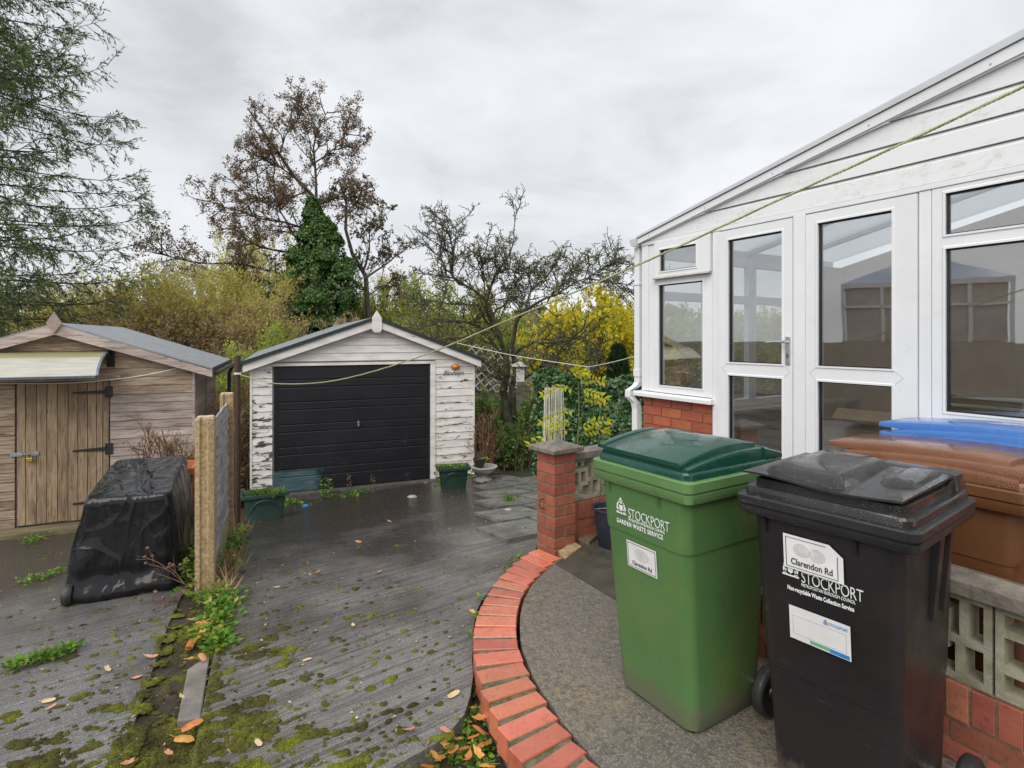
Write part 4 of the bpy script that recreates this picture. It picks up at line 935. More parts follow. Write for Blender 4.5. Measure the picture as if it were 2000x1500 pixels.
bbin = make_bin('brown wheelie bin behind the low wall and the black bin', (1.724, 2.895, 0), 210.6, BRN, BRN, BRNL, hw=.255, dep=.80, rimz=1.05, kind='long', base_in=.10)
ubin = make_bin('wheelie bin with a bright blue lid against the conservatory', (2.115, 3.13, 0), 210.6, BLUB, BLU, BLU, hw=.235, dep=.78, rimz=1.105, kind='long', base_in=.10)
white_ink = simple('white_print', (.78, .80, .78), (.70, .72, .70), 60, .5); stick = simple('white_sticker', (.74, .73, .72), (.66, .65, .64), 14, .45); dark_ink = simple('dark_print', (.06, .06, .07), None, 9, .5)
grey_ink = simple('smudged_print', (.46, .46, .45), (.60, .60, .59), 30, .6); teal_ink = simple('green_print', (.16, .42, .24), None, 9, .5); blue_ink = simple('blue_print', (.03, .22, .55), None, 9, .5)
def face_y(z, b=.12, rh=.088, seam=.778, so_=.005):
    f = z / (1.065 - rh); return b + (.030 - b) * f ** .85 - (so_ if f > seam else 0)
def on_face(par, name, me, mat, x, z, lift=.003, k=1.0):
    fy = (lambda v: face_y(v)) if par is gbin else (lambda v: face_y(v, rh=.066, seam=.455, so_=.003))
    sl_ = math.atan((fy(z - .02) - fy(z + .10)) / .12) if par is kbin else math.atan((face_y(z - .05) - face_y(z + .05) - (.005 if (z - .05) / .977 < .778 < (z + .05) / .977 else 0)) / .1)
    return link(name, me, mat, par, loc=(x, fy(z) - lift, z), rot=(rad(90) + sl_, 0, 0))
def flat(rects, th=.0008):
    q = MB()
    for r in rects:
        if len(r) == 4 and not hasattr(r[0], '__len__'): q.box(r[0], r[1], r[2], r[3], 0, th)
        else: q.prism(r, 0, th, 'z')
    return q.mesh('print')
def crest(w):
    "council arms reduced to their silhouette: helm on top, shield between two supporters, on a scroll"
    h = w * 1.2; rs = []; r = random.Random(5)
    def blob(cx, cy, rx, ry, n=9, j=.25): return [(w * (cx + rx * (1 + r.uniform(-j, j)) * math.cos(2 * math.pi * k / n)), w * (cy + ry * (1 + r.uniform(-j, j)) * math.sin(2 * math.pi * k / n))) for k in range(n)]
    rs.append([(w * a, w * b) for a, b in ((.36, .30), (.5, .20), (.64, .30), (.66, .62), (.34, .62))])
    for c in ((.2, .62, .07, .12), (.13, .42, .06, .14), (.24, .36, .04, .10), (.8, .62, .07, .12), (.87, .42, .06, .14), (.76, .36, .04, .10), (.5, .80, .10, .08), (.38, .92, .06, .05), (.62, .92, .06, .05), (.5, 1.04, .10, .06), (.3, .78, .05, .06), (.7, .78, .05, .06)): rs.append(blob(*c))
    rs.append((w * .04, w * .96, w * .04, w * .12)); rs.append((w * .1, w * .3, w * .15, w * .19)); rs.append((w * .7, w * .9, w * .15, w * .19))
    return flat(rs)
on_face(gbin, 'crest', crest(.068), white_ink, -.148, .838)
on_face(gbin, 'lettering', text_mesh('STOCKPORT', .062, spacing=.93, offset=-.0006), white_ink, -.072, .836).scale = (.70, 1, 1)
on_face(gbin, 'lettering', text_mesh('METROPOLITAN BOROUGH COUNCIL', .0165), white_ink, -.072, .822).scale = (.735, 1, 1)
on_face(gbin, 'lettering', text_mesh('GARDEN WASTE SERVICE', .028, spacing=1.2, offset=.0006), white_ink, -.148, .795).scale = (.735, 1, 1)
so = on_face(gbin, 'sticker', flat([(0, .175, 0, .118)]), stick, -.095, .612, .004)
link('sticker_border', flat([(.006, .169, .006, .008), (.006, .169, .110, .112), (.006, .008, .008, .110), (.167, .169, .008, .110)]), dark_ink, so, loc=(0, 0, .0012))
link('smudge', flat([[(.088 + .042 * math.cos(a), .072 + .028 * math.sin(a)) for a in [2 * math.pi * k / 20 for k in range(20)]]]), grey_ink, so, loc=(0, 0, .0012))
link('lettering', text_mesh('Clarendon Rd', .024, 'CENTER', offset=.0005), dark_ink, so, loc=(.0875, .017, .0012)).scale = (.86, 1, 1)
# black bin
on_face(kbin, 'crest', crest(.062), white_ink, -.128, .806)
on_face(kbin, 'lettering', text_mesh('STOCKPORT', .062, spacing=.93, offset=-.0006), white_ink, -.062, .800).scale = (.565, .92, 1)
on_face(kbin, 'lettering', text_mesh('METROPOLITAN BOROUGH COUNCIL', .0165), white_ink, -.062, .786).scale = (.585, .95, 1)
on_face(kbin, 'lettering', text_mesh('Non-recyclable Waste Collection Service', .0225, offset=.0006), white_ink, -.110, .760).scale = (.56, .92, 1)
so = on_face(kbin, 'sticker', flat([[(0, 0), (.192, 0), (.192, .085), (.150, .118), (0, .118)]]), stick, -.115, .840, .009)
link('sticker_border', flat([(.008, .176, .007, .0085), (.008, .140, .108, .1095), (.008, .010, .009, .108), (.174, .176, .009, .085)]), dark_ink, so, loc=(0, 0, .0012))
link('smudge', flat([[(.062 + .028 * math.cos(a), .074 + .022 * math.sin(a)) for a in [2 * math.pi * k / 20 for k in range(20)]], [(.112 + .026 * math.cos(a), .070 + .022 * math.sin(a)) for a in [2 * math.pi * k / 20 for k in range(20)]]]), grey_ink, so, loc=(0, 0, .0012))
link('lettering', text_mesh('Clarendon Rd', .030, 'CENTER', offset=.0006), dark_ink, so, loc=(.092, .018, .0012)).scale = (.80, 1, 1)
so = on_face(kbin, 'sticker', flat([(0, .195, 0, .116)]), stick, -.105, .592, .006)
link('sticker_border', flat([(.012, .183, .022, .0232), (.012, .183, .085, .0862), (.012, .0132, .0232, .085), (.1818, .183, .0232, .085)]), grey_ink, so, loc=(0, 0, .0012))
link('colour_bar', flat([(.068, .130, .006, .017)]), teal_ink, so, loc=(0, 0, .0012)); link('colour_bar', flat([(.130, .191, .003, .016)]), blue_ink, so, loc=(0, 0, .0012))
link('crest', crest(.016), blue_ink, so, loc=(.112, .092, .0012)); link('lettering', text_mesh('STOCKPORT', .014), blue_ink, so, loc=(.130, .094, .0012)).scale = (.72, 1, 1)

# ------------------------------------------------------------------ bucket by the low wall
bk = thing('bucket', 'dark blue plastic bucket between the low wall and the green bin', 'bucket', (.80, 4.42, 0))
bmx = simple('navy_plastic', (.030, .034, .055), (.022, .025, .04), 6, .4); q = MB()
q.loft([[(r * math.cos(2 * math.pi * k / 28), r * math.sin(2 * math.pi * k / 28), z) for k in range(28)] for r, z in ((.118, 0), (.122, .004), (.158, .29), (.172, .292), (.174, .305), (.165, .308), (.155, .30), (.118, .03))]); q.build('body', bmx, bk, smooth=True)
q = MB(); q.tube([(.165 * math.cos(a), .165 * math.sin(a) - .03 * math.sin(a / 1), .285 - .05 * math.sin(a)) for a in [math.pi * k / 14 + math.pi for k in range(15)]], .004, 6); q.build('handle', MT['steel'], bk)
sp = thing('spray_bottle', 'bright turquoise bottle top poking out of the bucket', 'bottle', (.88, 4.46, .03)); q = MB(); q.lathe([(.03, 0), (.032, .01), (.032, .20), (.014, .24), (.014, .27)], 12); q.build('body', simple('turquoise_plastic', (.02, .38, .45), None, 5, .3), sp, smooth=True); q = MB(); q.lathe([(.018, .27), (.018, .33), (.01, .335)], 10); q.build('cap', simple('turquoise_cap', (.03, .45, .50), None, 5, .3), sp, smooth=True)

# ------------------------------------------------------------------ fence between the plots
fence = thing('boundary_fence', 'weathered grey fence panel between two slotted concrete posts', 'fence', (0, 0, 0))
def fpost(w, u, hgt, label):
    x, y = fromwu(w, u); t = thing('concrete_post', label, 'fence post', (x, y, 0), 22.6, 'concrete fence posts'); z0 = zd(x, y) - .15
    # H-section: slots face along the fence, chamfered head
    prof = [(-.058, -.055), (.058, -.055), (.058, .055), (-.058, .055)]
    outl = [(-.060, -.052), (-.030, -.060), (-.018, -.045), (.014, -.045), (.022, -.060), (.060, -.052), (.060, .052), (.022, .06), (.014, .045), (-.018, .045), (-.030, .060), (-.060, .052)]
    q = MB(); q.loft([[(a, b, z0) for a, b in outl], [(a, b, hgt - .012) for a, b in outl], [(a * .86, b * .86, hgt) for a, b in outl]]); q.build('shaft', MT['post'], t, bevel=.003)
    q = MB(); q.loft([[(a * .86, b * .86, hgt + .0005) for a, b in outl], [(a * .80, b * .80, hgt + .004) for a, b in outl]]); q.build('top', simple('bleached_concrete', (.58, .52, .42), (.42, .35, .25), 30, .8), t)
    return t
p1 = fpost(4.50, -.47, 1.075, 'nearer mossy tan concrete fence post standing in weeds'); p2 = fpost(6.33, -.47, 1.075, 'farther tan concrete fence post beside the dark metal clothes pole')
fx, fy = fromwu(4.56, -.47); fence.location = (fx, fy, 0); fence.rotation_euler = (0, 0, rad(22.6))
zt = .97
for k in range(9):
    z0 = .97 - (k + 1) * .118
    q = MB(); nseg = 10; 
    wv = lambda i, c: .014 * mnoise.noise((i * .6, k * 2.7, c))
    q.loft([[(-.006, i / nseg * 1.71, z0 + wv(i, 0)), (.026 + .012 * mnoise.noise((i * .5, k * 3.1, 5)), i / nseg * 1.71, z0 + wv(i, 0)), (.008 + .006 * mnoise.noise((i * .9, k, 2)), i / nseg * 1.71, z0 + .13 + wv(i, 4)), (-.006, i / nseg * 1.71, z0 + .13 + wv(i, 4))] for i in range(nseg + 1)]); q.build('fence_board', MT['panel_wood'], fence)
q = MB(); q.hexa([(-.02, 0, -.42), (.02, 0, -.42), (.02, 1.71, -.55), (-.02, 1.71, -.55), (-.02, 0, -.10), (.02, 0, -.10), (.02, 1.71, -.10), (-.02, 1.71, -.10)]); q.build('gravel_board', simple('mossy_gravel_board', (.33, .30, .18), (.20, .19, .10), 10, .8), fence)
# clothes pole
px_, py_ = fromwu(6.78, -.40); pole = thing('clothes_pole', 'dark brown metal clothes pole behind the far fence post', 'pole', (px_, py_, 0))
q = MB(); q.tube([(0, 0, zd(px_, py_) - .1), (.0, .0, 1.435)], .030, 10); q.build('shaft', simple('rusty_brown_paint', (.045, .028, .022), (.07, .035, .02), 12, .6), pole, smooth=True)
q = MB(); q.tube([(.033 * math.cos(a), .033 * math.sin(a), 1.235 + .008 * (k % 3)) for k, a in enumerate([2 * math.pi * j / 8 * 1.0 for j in range(25)])], .006, 5); q.build('rope_knot', MT['line'], pole)

# ------------------------------------------------------------------ washing lines
def rope(name, label, pts, r, mat, n=6, twist=False):
    t = MB(); pts = [Vector(p) for p in pts]
    # smooth through the points
    out = []
    for i in range(len(pts) - 1):
        p0, p1_, p2_, p3 = pts[max(0, i - 1)], pts[i], pts[i + 1], pts[min(len(pts) - 1, i + 2)]
        for k in range(12):
            s = k / 12; out.append(.5 * ((2 * p1_) + (p2_ - p0) * s + (2 * p0 - 5 * p1_ + 4 * p2_ - p3) * s * s + (3 * p1_ - p0 - 3 * p2_ + p3) * s ** 3))
    out.append(pts[-1])
    if twist:      # three strands laid round each other
        ln = [0]
        for a, b in zip(out[:-1], out[1:]): ln.append(ln[-1] + (b - a).length)
        tot = ln[-1]; m = int(tot / .007)
        ds = np.linspace(0, tot, m); A = np.array([tuple(v) for v in out]); X = np.stack([np.interp(ds, ln, A[:, i]) for i in range(3)], 1)
        dr = np.gradient(X, axis=0); dr /= np.linalg.norm(dr, axis=1)[:, None]; up = np.array([0, 0, 1.]); sd_ = np.cross(dr, up); sd_ /= np.linalg.norm(sd_, axis=1)[:, None]; u2 = np.cross(sd_, dr)
        for k in range(3):
            ph = ds / .034 * 2 * math.pi + k * 2.0944
            Y = X + (sd_ * np.cos(ph)[:, None] + u2 * np.sin(ph)[:, None]) * r * .5
            t.tube(Y.tolist(), r * .58, 4)
    else: t.tube(out, r, n)
    o = t.build(name, mat, smooth=True, fix=False); tag(o, label, 'washing line'); return o
taus = [0, .09, .181, .348, .526, .677, .798, .889, 1.0, 1.25]; zs = [1.238, 1.210, 1.198, 1.285, 1.494, 1.746, 1.955, 2.13, 2.345, 2.86]
p0_ = Vector((px_, py_, 0)); p1e = Vector((1.455, 1.6, 0))
rope('washing_line', 'long sagging green tinged rope washing line from the pole up past the conservatory', [p0_.lerp(p1e, t_) + Vector((0, 0, z_)) for t_, z_ in zip(taus, zs)], .0050, MT['rope'], twist=True)
def spt(x, y, z): return Vector((-6 + UX * x + VX * y, 6.83 + UY * x + VY * y, z))
rope('washing_line', 'thin white line sagging across the front of the timber shed', [spt(1.80, -.03, 1.262), spt(1.55, -.12, 1.195), spt(1.2, -.16, 1.13), spt(.7, -.2, 1.085), spt(.2, -.2, 1.085), spt(-.5, -.2, 1.12), spt(-1.0, -.12, 1.2)], .0065, MT['line'])
a = Vector((-.93, 9.35, 1.55)); m_ = D(1150, 717, 6.6); b = cpt(-.02, .1, 1.50)
rope('washing_line', 'thin white line dipping in front of the yellow tree to the conservatory corner', [a, a.lerp(m_, .5) + Vector((0, 0, -.03)), m_], .005, MT['line'])
rope('washing_line', 'short thin white line rising from the blue peg to the conservatory corner', [m_, m_.lerp(b, .5) + Vector((0, 0, -.01)), b], .0045, MT['line'])
pg = thing('clothes_peg', 'small blue clothes peg on the thin white line', 'peg', m_); q = MB(); q.hexa([(-.012, -.008, -.09), (-.004, -.008, -.09), (-.004, .008, -.09), (-.012, .008, -.09), (-.003, -.008, .03), (.005, -.008, .03), (.005, .008, .03), (-.003, .008, .03)]); q.hexa([(.006, -.008, -.09), (.014, -.008, -.09), (.014, .008, -.09), (.006, .008, -.09), (.001, -.008, .03), (.008, -.008, .03), (.008, .008, .03), (.001, .008, .03)]); q.build('body', simple('blue_peg', (.12, .25, .5), None, 4, .5), pg)

# ------------------------------------------------------------------ black cover over a garden machine
cv = thing('covered_mower', 'garden machine hidden under a shiny black plastic cover', 'covered machine', (0, 0, 0))
cwx, cwy = -2.62, 4.04
cw0, cu0 = wu(-2.50, 4.05); 
def cpos(u, w, z): x, y = fromwu(cw0 + w, cu0 + u); return (x, y, z)
zb = zd(*fromwu(cw0 + .4, cu0 - .3)) + .03
def mk_cover():
    m, t = new_mat('wet_black_polythene'); q = NT(t); v = q.coords((1, 1, 1), rand=False)
    w1 = q.noise(q.coords((1, 1, .55), rand=False), 2.2, 1.5, .4, 2.2); w2 = q.noise(v, 8, 2, .5, 1.5); w3 = q.noise(q.coords((3, 3, .6), rand=False), 2.6, 2, .45, .8)
    rg = lambda n_, k_: q.math('POWER', q.math('SUBTRACT', 1.0, q.math('MULTIPLY', q.math('ABSOLUTE', q.math('SUBTRACT', n_, .5)), 3.2), clamp=True), k_)
    h = q.math('ADD', q.math('MULTIPLY', rg(w1, 3.0), 1.0), q.math('ADD', q.math('MULTIPLY', rg(w2, 3.0), .07), q.math('MULTIPLY', rg(w3, 3.0), .6)))
    nm = q.bump(h, .010, .5)
    q.pbr((.007, .007, .008), .15, nm, .42); return m
prof = [  # z, left, right, front, back (metres from the front right foot corner), corner radius
    (.00, -.68, .08, -.02, .95, .10), (.025, -.70, .085, -.035, .955, .10), (.06, -.69, .085, -.03, .955, .10), (.10, -.675, .085, -.012, .95, .10), (.17, -.66, .085, .01, .94, .09), (.30, -.635, .08, .02, .93, .08),
    (.42, -.605, .075, .035, .92, .07), (.54, -.575, .055, .045, .91, .06), (.62, -.56, .04, .05, .90, .05), (.655, -.55, .03, .055, .895, .045), (.668, -.535, .015, .075, .88, .04)]
prof = [(z_, l_ * .91, *r_) for z_, l_, *r_ in prof]; pr2 = []
for A_, B_ in zip(prof[:-1], prof[1:]):
    nsub = max(1, int((B_[0] - A_[0]) / .03))
    for k in range(nsub): pr2.append(tuple(a_ + (b__ - a_) * k / nsub for a_, b__ in zip(A_, B_)))
prof = pr2 + [prof[-1]]; rings = []
for i, (z, l, r, f, b, cr) in enumerate(prof):
    base = rrect(l, r, f, b, cr, z, 4)
    fine = []
    for k, a0 in enumerate(base):
        a1 = base[(k + 1) % len(base)]; m2 = 14 if (k % 5) == 4 else 1
        for j in range(m2): fine.append(tuple(a0[c] + (a1[c] - a0[c]) * j / m2 for c in range(3)))
    base = fine; ring = []
    for k, (x, y, zz) in enumerate(base):
        s = k / len(base); low = (1 - z / .70)
        tilt = .13 * max(0, min(1, y / .9)) * (z / .67) ** 1.5
        fold = (.020 * mnoise.noise((x * 4.2 + z * 1.5, y * 4.2, z * 2.6)) + .012 * mnoise.noise((x * 9 - z * 4, y * 9 + z * 3, z * 6 + 3)) + .003 * mnoise.noise((x * 22 + z * 9, y * 22, z * 12))) * (.35 + low) - .018 * max(0, math.sin((z - .04) * 16)) * (1 if z < .2 else 0) * (1 if y < .1 else .4)
        nx, ny = x - (l + r) / 2, y - (f + b) / 2; d = math.hypot(nx, ny) or 1
        hem = .040 * mnoise.noise((x * 6, y * 6, 9)) * max(0, 1 - z / .12) + .016 * mnoise.noise((x * 7, y * 7, 4)) * sstep(.5, .66, z)
        ring.append(cpos(x + nx / d * fold, y + ny / d * fold, zb + z + tilt + hem))
    rings.append(ring)
q = MB(); q.loft(rings, cap=False)
# top sheet, rising to the back, with a long crease
top = rings[-1]; n = len(top); cen = Vector((0, 0, 0))
for p in top: cen += Vector(p)
cen /= n
prev = top
for s in (.93, .85, .75, .65, .53, .42, .3, .2, .1):
    cur = []
    for k, p in enumerate(top):
        v = cen.lerp(Vector(p), s); w, u = wu(v.x, v.y); w -= cw0; u -= cu0
        v.z = zb + .668 + .13 * max(0, w / .9) + .022 * (1 - s) + .022 * mnoise.noise((u * 5, w * 3, 2)) + .004 * mnoise.noise((u * 14, w * 8, 5)) - .03 * math.exp(-((u + .22 + .25 * (w - .4)) / .035) ** 2) + .016 * math.exp(-((u + .12 - .2 * (w - .4)) / .03) ** 2)
        cur.append(tuple(v))
    b0 = len(q.v); q.v += [tuple(p) for p in prev] + cur
    for k in range(n): q.f.append((b0 + k, b0 + (k + 1) % n, b0 + n + (k + 1) % n, b0 + n + k)); q.mi.append(0)
    prev = cur
q.poly(prev)
me = q.mesh('cover', True); bm = bmesh.new(); bm.from_mesh(me); bmesh.ops.remove_doubles(bm, verts=bm.verts, dist=.001); bmesh.ops.recalc_face_normals(bm, faces=bm.faces); bm.to_mesh(me); bm.free()
for p in me.polygons: p.use_smooth = True
co = link('cover', me, mk_cover(), cv); sb = co.modifiers.new('s', 'SUBSURF'); sb.levels = 1; sb.render_levels = 1
for (u, w) in ((-.565, .01), (-.05, .72)):
    x, y = fromwu(cw0 + w, cu0 + u); z = zd(x, y) - .03
    wq = MB(); n = 20; wq.loft([[(x + UX * d + VX * R * math.cos(2 * math.pi * k / n), y + UY * d + VY * R * math.cos(2 * math.pi * k / n), z + .07 + R * math.sin(2 * math.pi * k / n)) for k in range(n)] for R, d in ((.03, -.03), (.062, -.028), (.07, -.015), (.07, .015), (.062, .028), (.03, .03))]); wq.build('wheel', bpy.data.materials['rubber'], cv, smooth=True)
# terracotta trough behind it
tx, ty = fromwu(cw0 + 1.15, cu0 - .12); tz = zd(tx, ty)
tt = thing('terracotta_trough', 'orange terracotta trough edge showing behind the black cover', 'planter', (tx, ty, tz), 22.6); tm = simple('terracotta', (.50, .17, .07), (.38, .12, .05), 10, .7)
q = MB(); q.loft([[(sx * a * .55 - .02, sy * b, z) for sx, sy in ((-1, -1), (1, -1), (1, 1), (-1, 1))] for a, b, z in ((.30, .12, 0), (.36, .16, .74), (.39, .19, .74), (.39, .19, .80), (.34, .15, .80), (.33, .14, .72))]); q.build('body', tm, tt)

# ------------------------------------------------------------------ planters and urn by the garage
def trough(label, loc, rz, L=.46, Wd=.26, H=.30, mat=None):
    t = thing('trough_planter', label, 'planter', loc, rz, 'green plastic troughs beside the garage')
    q = MB(); l, w = L / 2, Wd / 2
    q.loft([rrect(-l * k, l * k, -w * k2, w * k2, .025, z, 3) for k, k2, z in ((.78, .74, 0), (.78, .74, .012), (.92, .9, H - .04), (1.08, 1.12, H - .038), (1.09, 1.13, H), (1.0, 1.0, H), (.92, .88, H - .06))]); q.build('body', mat, t, smooth=True)
    q = MB()
    for s in (-1, 1):
        q.tube([(0, -w * .97, H - .07), (s * l * .25, -w * .955, H - .085), (s * l * .45, -w * .90, H - .12), (s * l * .68, -w * .80, H - .22)], [.012, .014, .010, .006], 6)
        q.tube([(0, -w * .96, H - .07), (s * l * .12, -w * .94, H - .11), (s * l * .20, -w * .91, H - .13)], [.010, .008, .004], 6)
    q.box(-.035, .035, -w * 1.0, -w * .90, H - .095, H - .05); q.build('swag', mat, t, smooth=True)
    q = MB(); q.box(-l * .88, l * .88, -w * .82, w * .82, H - .09, H - .05); q.build('soil', MT['soil'], t); return t
tg = simple('faded_green_plastic', (.035, .075, .060), (.028, .06, .048), 8, .45); tg2 = simple('dark_green_plastic', (.014, .050, .030), (.012, .04, .026), 8, .4)
pl1 = P(512, 1016); pl2 = P(884, 954)
tr1 = trough('pale green plastic trough of ferny weeds at the left corner of the garage', (pl1.x, pl1.y + .06, pl1.z), 27, .50, .28, .33, tg)
tr2 = trough('dark green plastic trough of trailing plants right of the garage door', (pl2.x, pl2.y + .06, pl2.z), 14, .44, .28, .31, tg2)
ur = P(942, 943); urn = thing('stone_urn', 'low pale stone urn beside the dark green trough', 'urn', (ur.x + .02, ur.y + .1, ur.z)); stone = simple('weathered_stone', (.42, .40, .36), (.25, .23, .20), 14, .75, bump=.004, bscale=60)
q = MB(); q.lathe([(.12, 0), (.135, .01), (.13, .035), (.085, .06), (.07, .09), (.08, .11), (.15, .14), (.185, .18), (.19, .20), (.205, .215), (.205, .23), (.17, .232), (.16, .20)], 24); q.build('bowl', stone, urn, smooth=True)
pp = thing('plant_pot', 'small black plant pot standing in the stone urn', 'plant pot', (ur.x - .05, ur.y + .1, ur.z + .225)); q = MB(); q.lathe([(.07, 0), (.095, .11), (.10, .11), (.10, .12), (.088, .12), (.08, .08)], 16); q.build('body', MT['black_iron'], pp, smooth=True); q = MB(); q.lathe([(.083, .09), (.083, .10)], 12); q.build('soil', MT['soil'], pp)
# scraps
sc1 = P(800, 975); 
for (px, py, w, lab) in ((993, 999, .05, 'white stone chip on the slabs by the garage'), (805, 972, .07, 'pale stone chip lying on the drive near the trough')):
    p = P(px, py); q = MB(); q.loft([[(p.x + w * s * math.cos(a) * (1 + .2 * math.sin(3 * a)), p.y + w * .7 * s * math.sin(a), p.z + z) for a in [2 * math.pi * k / 8 for k in range(8)]] for s, z in ((.9, .0), (1, .012), (.6, .03))]); tag(q.build('stone_chip', stone), lab, 'stone')
p = P(597, 990); q = MB(); q.loft([[(p.x + .05 * s * math.cos(a), p.y + .03 * s * math.sin(a), p.z + z) for a in [2 * math.pi * k / 8 for k in range(8)]] for s, z in ((1, 0), (1, .02), (.4, .035))]); tag(q.build('bottle_cap', simple('blue_cap', (.03, .18, .45), None, 4, .5)), 'small blue plastic scrap in the weeds at the garage sill', 'plastic scrap')
# trellis above the far fence, bird feeder, white string frame
tl = thing('trellis', 'white diagonal garden trellis behind the corner of the garage', 'trellis', (0, 0, 0))
T0 = D(903, 754, 12.2); wslat = simple('white_slat', (.84, .83, .79), (.74, .72, .67), 10, .6)
TLw, TLh = 1.25, .98; base_z = T0.z - .05
for k in range(-7, 15):
    for sg in (1, -1):
        x0 = k * .20; pts = []
        # clip the 45 degree slat to the panel
        if sg > 0: a = max(0, x0), max(0, -x0); e_ = min(TLh - a[1], TLw - a[0])
        else: a = max(0, x0), max(0, -x0); e_ = min(TLh - a[1], TLw - a[0])
        if e_ < .1: continue
        A = (a[0], a[1]); B = (a[0] + e_, a[1] + e_)
        if sg < 0: A = (A[0], TLh - A[1]); B = (B[0], TLh - B[1])
        dx, dz = (B[0] - A[0]), (B[1] - A[1]); ln = math.hypot(dx, dz); nx, nz = -dz / ln * .011, dx / ln * .011
        y = .006 * sg
        q = MB(); q.hexa([(A[0] - nx, y - .005, A[1] - nz), (B[0] - nx, y - .005, B[1] - nz), (B[0] - nx, y + .005, B[1] - nz), (A[0] - nx, y + .005, A[1] - nz), (A[0] + nx, y - .005, A[1] + nz), (B[0] + nx, y - .005, B[1] + nz), (B[0] + nx, y + .005, B[1] + nz), (A[0] + nx, y + .005, A[1] + nz)])
        q.build('slat', wslat, tl)
tl.location = (T0.x, T0.y, base_z); tl.rotation_euler = (0, rad(8), rad(20))
bf = D(1016, 745, 11.2); bfd = thing('bird_table', 'small pale bird table hung in the apple tree', 'bird table', (bf.x, bf.y, bf.z)); bt = simple('pale_painted_wood', (.62, .60, .55), (.48, .46, .42), 12, .7)
q = MB(); q.box(-.08, .08, -.08, .08, 0, .30); q.build('box', bt, bfd); q = MB(); q.prism([(-.16, .30), (.16, .30), (.16, .33), (0, .40), (-.16, .33)], -.13, .13); q.build('roof', bt, bfd)
of = D(1082, 860, 6.6); obz = zd(of.x, of.y) - .05
ob = thing('string_frame', 'tall narrow frame of slack white strings behind the brick pier', 'plant frame', (of.x, of.y, 0)); q = MB(); rr = random.Random(8)
for k in range(26):
    a = 2 * math.pi * k / 26; r0 = .10 + rr.uniform(-.02, .02); x0, y0 = r0 * math.cos(a), r0 * math.sin(a)
    q = MB() if k == 0 else q
    q.tube([(x0 * 1.05, y0 * 1.05, obz), (x0 + rr.uniform(-.02, .02), y0, .25), (x0 + rr.uniform(-.015, .015), y0, .55), (x0 * .9, y0 * .9, 1.05)], .0035, 4)
q.build('string', simple('white_string', (.78, .76, .68), None, 8, .8), ob)
for k in range(3):
    a = 2 * math.pi * k / 3 + .4; q = MB(); q.tube([(.1 * math.cos(a), .1 * math.sin(a), obz), (.095 * math.cos(a), .095 * math.sin(a), 1.08)], .007, 6); q.build('cane', MT['twig'], ob)
# ------------------------------------------------------------------ plants: array helpers
def unit(a): return a / np.maximum(1e-9, np.linalg.norm(a, axis=-1, keepdims=True))
def rdir(n, rng): return unit(rng.normal(size=(n, 3)))
def leaf_arrays(p, size, d, rng, aspect=.5, fold=.12, nup=None):
    n = len(p); d = unit(d); side = np.cross(d, rdir(n, rng)) if nup is None else np.cross(d, nup)
    side = unit(side); nrm = np.cross(side, d); s = np.broadcast_to(np.asarray(size, float).reshape(-1, 1), (n, 1))
    v = np.empty((n, 4, 3)); v[:, 0] = p; m = p + d * s * .45 + nrm * s * fold
    v[:, 1] = m + side * s * aspect * .5; v[:, 2] = p + d * s; v[:, 3] = m - side * s * aspect * .5
    return v.reshape(-1, 3), np.arange(4 * n).reshape(n, 4)
def foliage(name, mat, parent, p, size, rng, d=None, aspect=.5, fold=.12, nup=None, smooth=False):
    n = len(p); d = rdir(n, rng) if d is None else d
    v, q = leaf_arrays(p, size, d, rng, aspect, fold, nup); return link(name, npmesh(name, v, q), mat, parent)
def tube_arrays(P_, R_, n=3):
    N, K = P_.shape[:2]; T = np.gradient(P_, axis=1); T = unit(T)
    ref = np.where(np.abs(T[:, :1, 2:]) < .8, np.array([0, 0, 1.]), np.array([1., 0, 0])); ref = np.broadcast_to(ref, T.shape)
    u = unit(np.cross(T, ref)); w = np.cross(T, u); a = np.arange(n) * 2 * np.pi / n
    V = P_[:, :, None] + (u[:, :, None] * np.cos(a)[:, None] + w[:, :, None] * np.sin(a)[:, None]) * R_[:, :, None, None]
    i = np.arange(N * K * n).reshape(N, K, n); j = np.roll(i, -1, axis=2)
    q = np.stack([i[:, :-1], j[:, :-1], j[:, 1:], i[:, 1:]], -1).reshape(-1, 4); return V.reshape(-1, 3), q
def tubes(name, mat, parent, sets, smooth=True):
    "sets of (paths, radii, sides) joined in one mesh"
    vs, qs, o = [], [], 0
    for P_, R_, n in sets:
        if len(P_) == 0: continue
        v, q = tube_arrays(P_, R_, n); vs.append(v); qs.append(q + o); o += len(v)
    me = npmesh(name, np.concatenate(vs), np.concatenate(qs)); me.polygons.foreach_set('use_smooth', np.ones(len(me.polygons), bool)); return link(name, me, mat, parent)
def resample(path, K):
    path = np.asarray(path, float); s = np.concatenate([[0], np.cumsum(np.linalg.norm(np.diff(path, axis=0), axis=1))]); t = np.linspace(0, s[-1], K)
    return np.stack([np.interp(t, s, path[:, i]) for i in range(3)], 1)
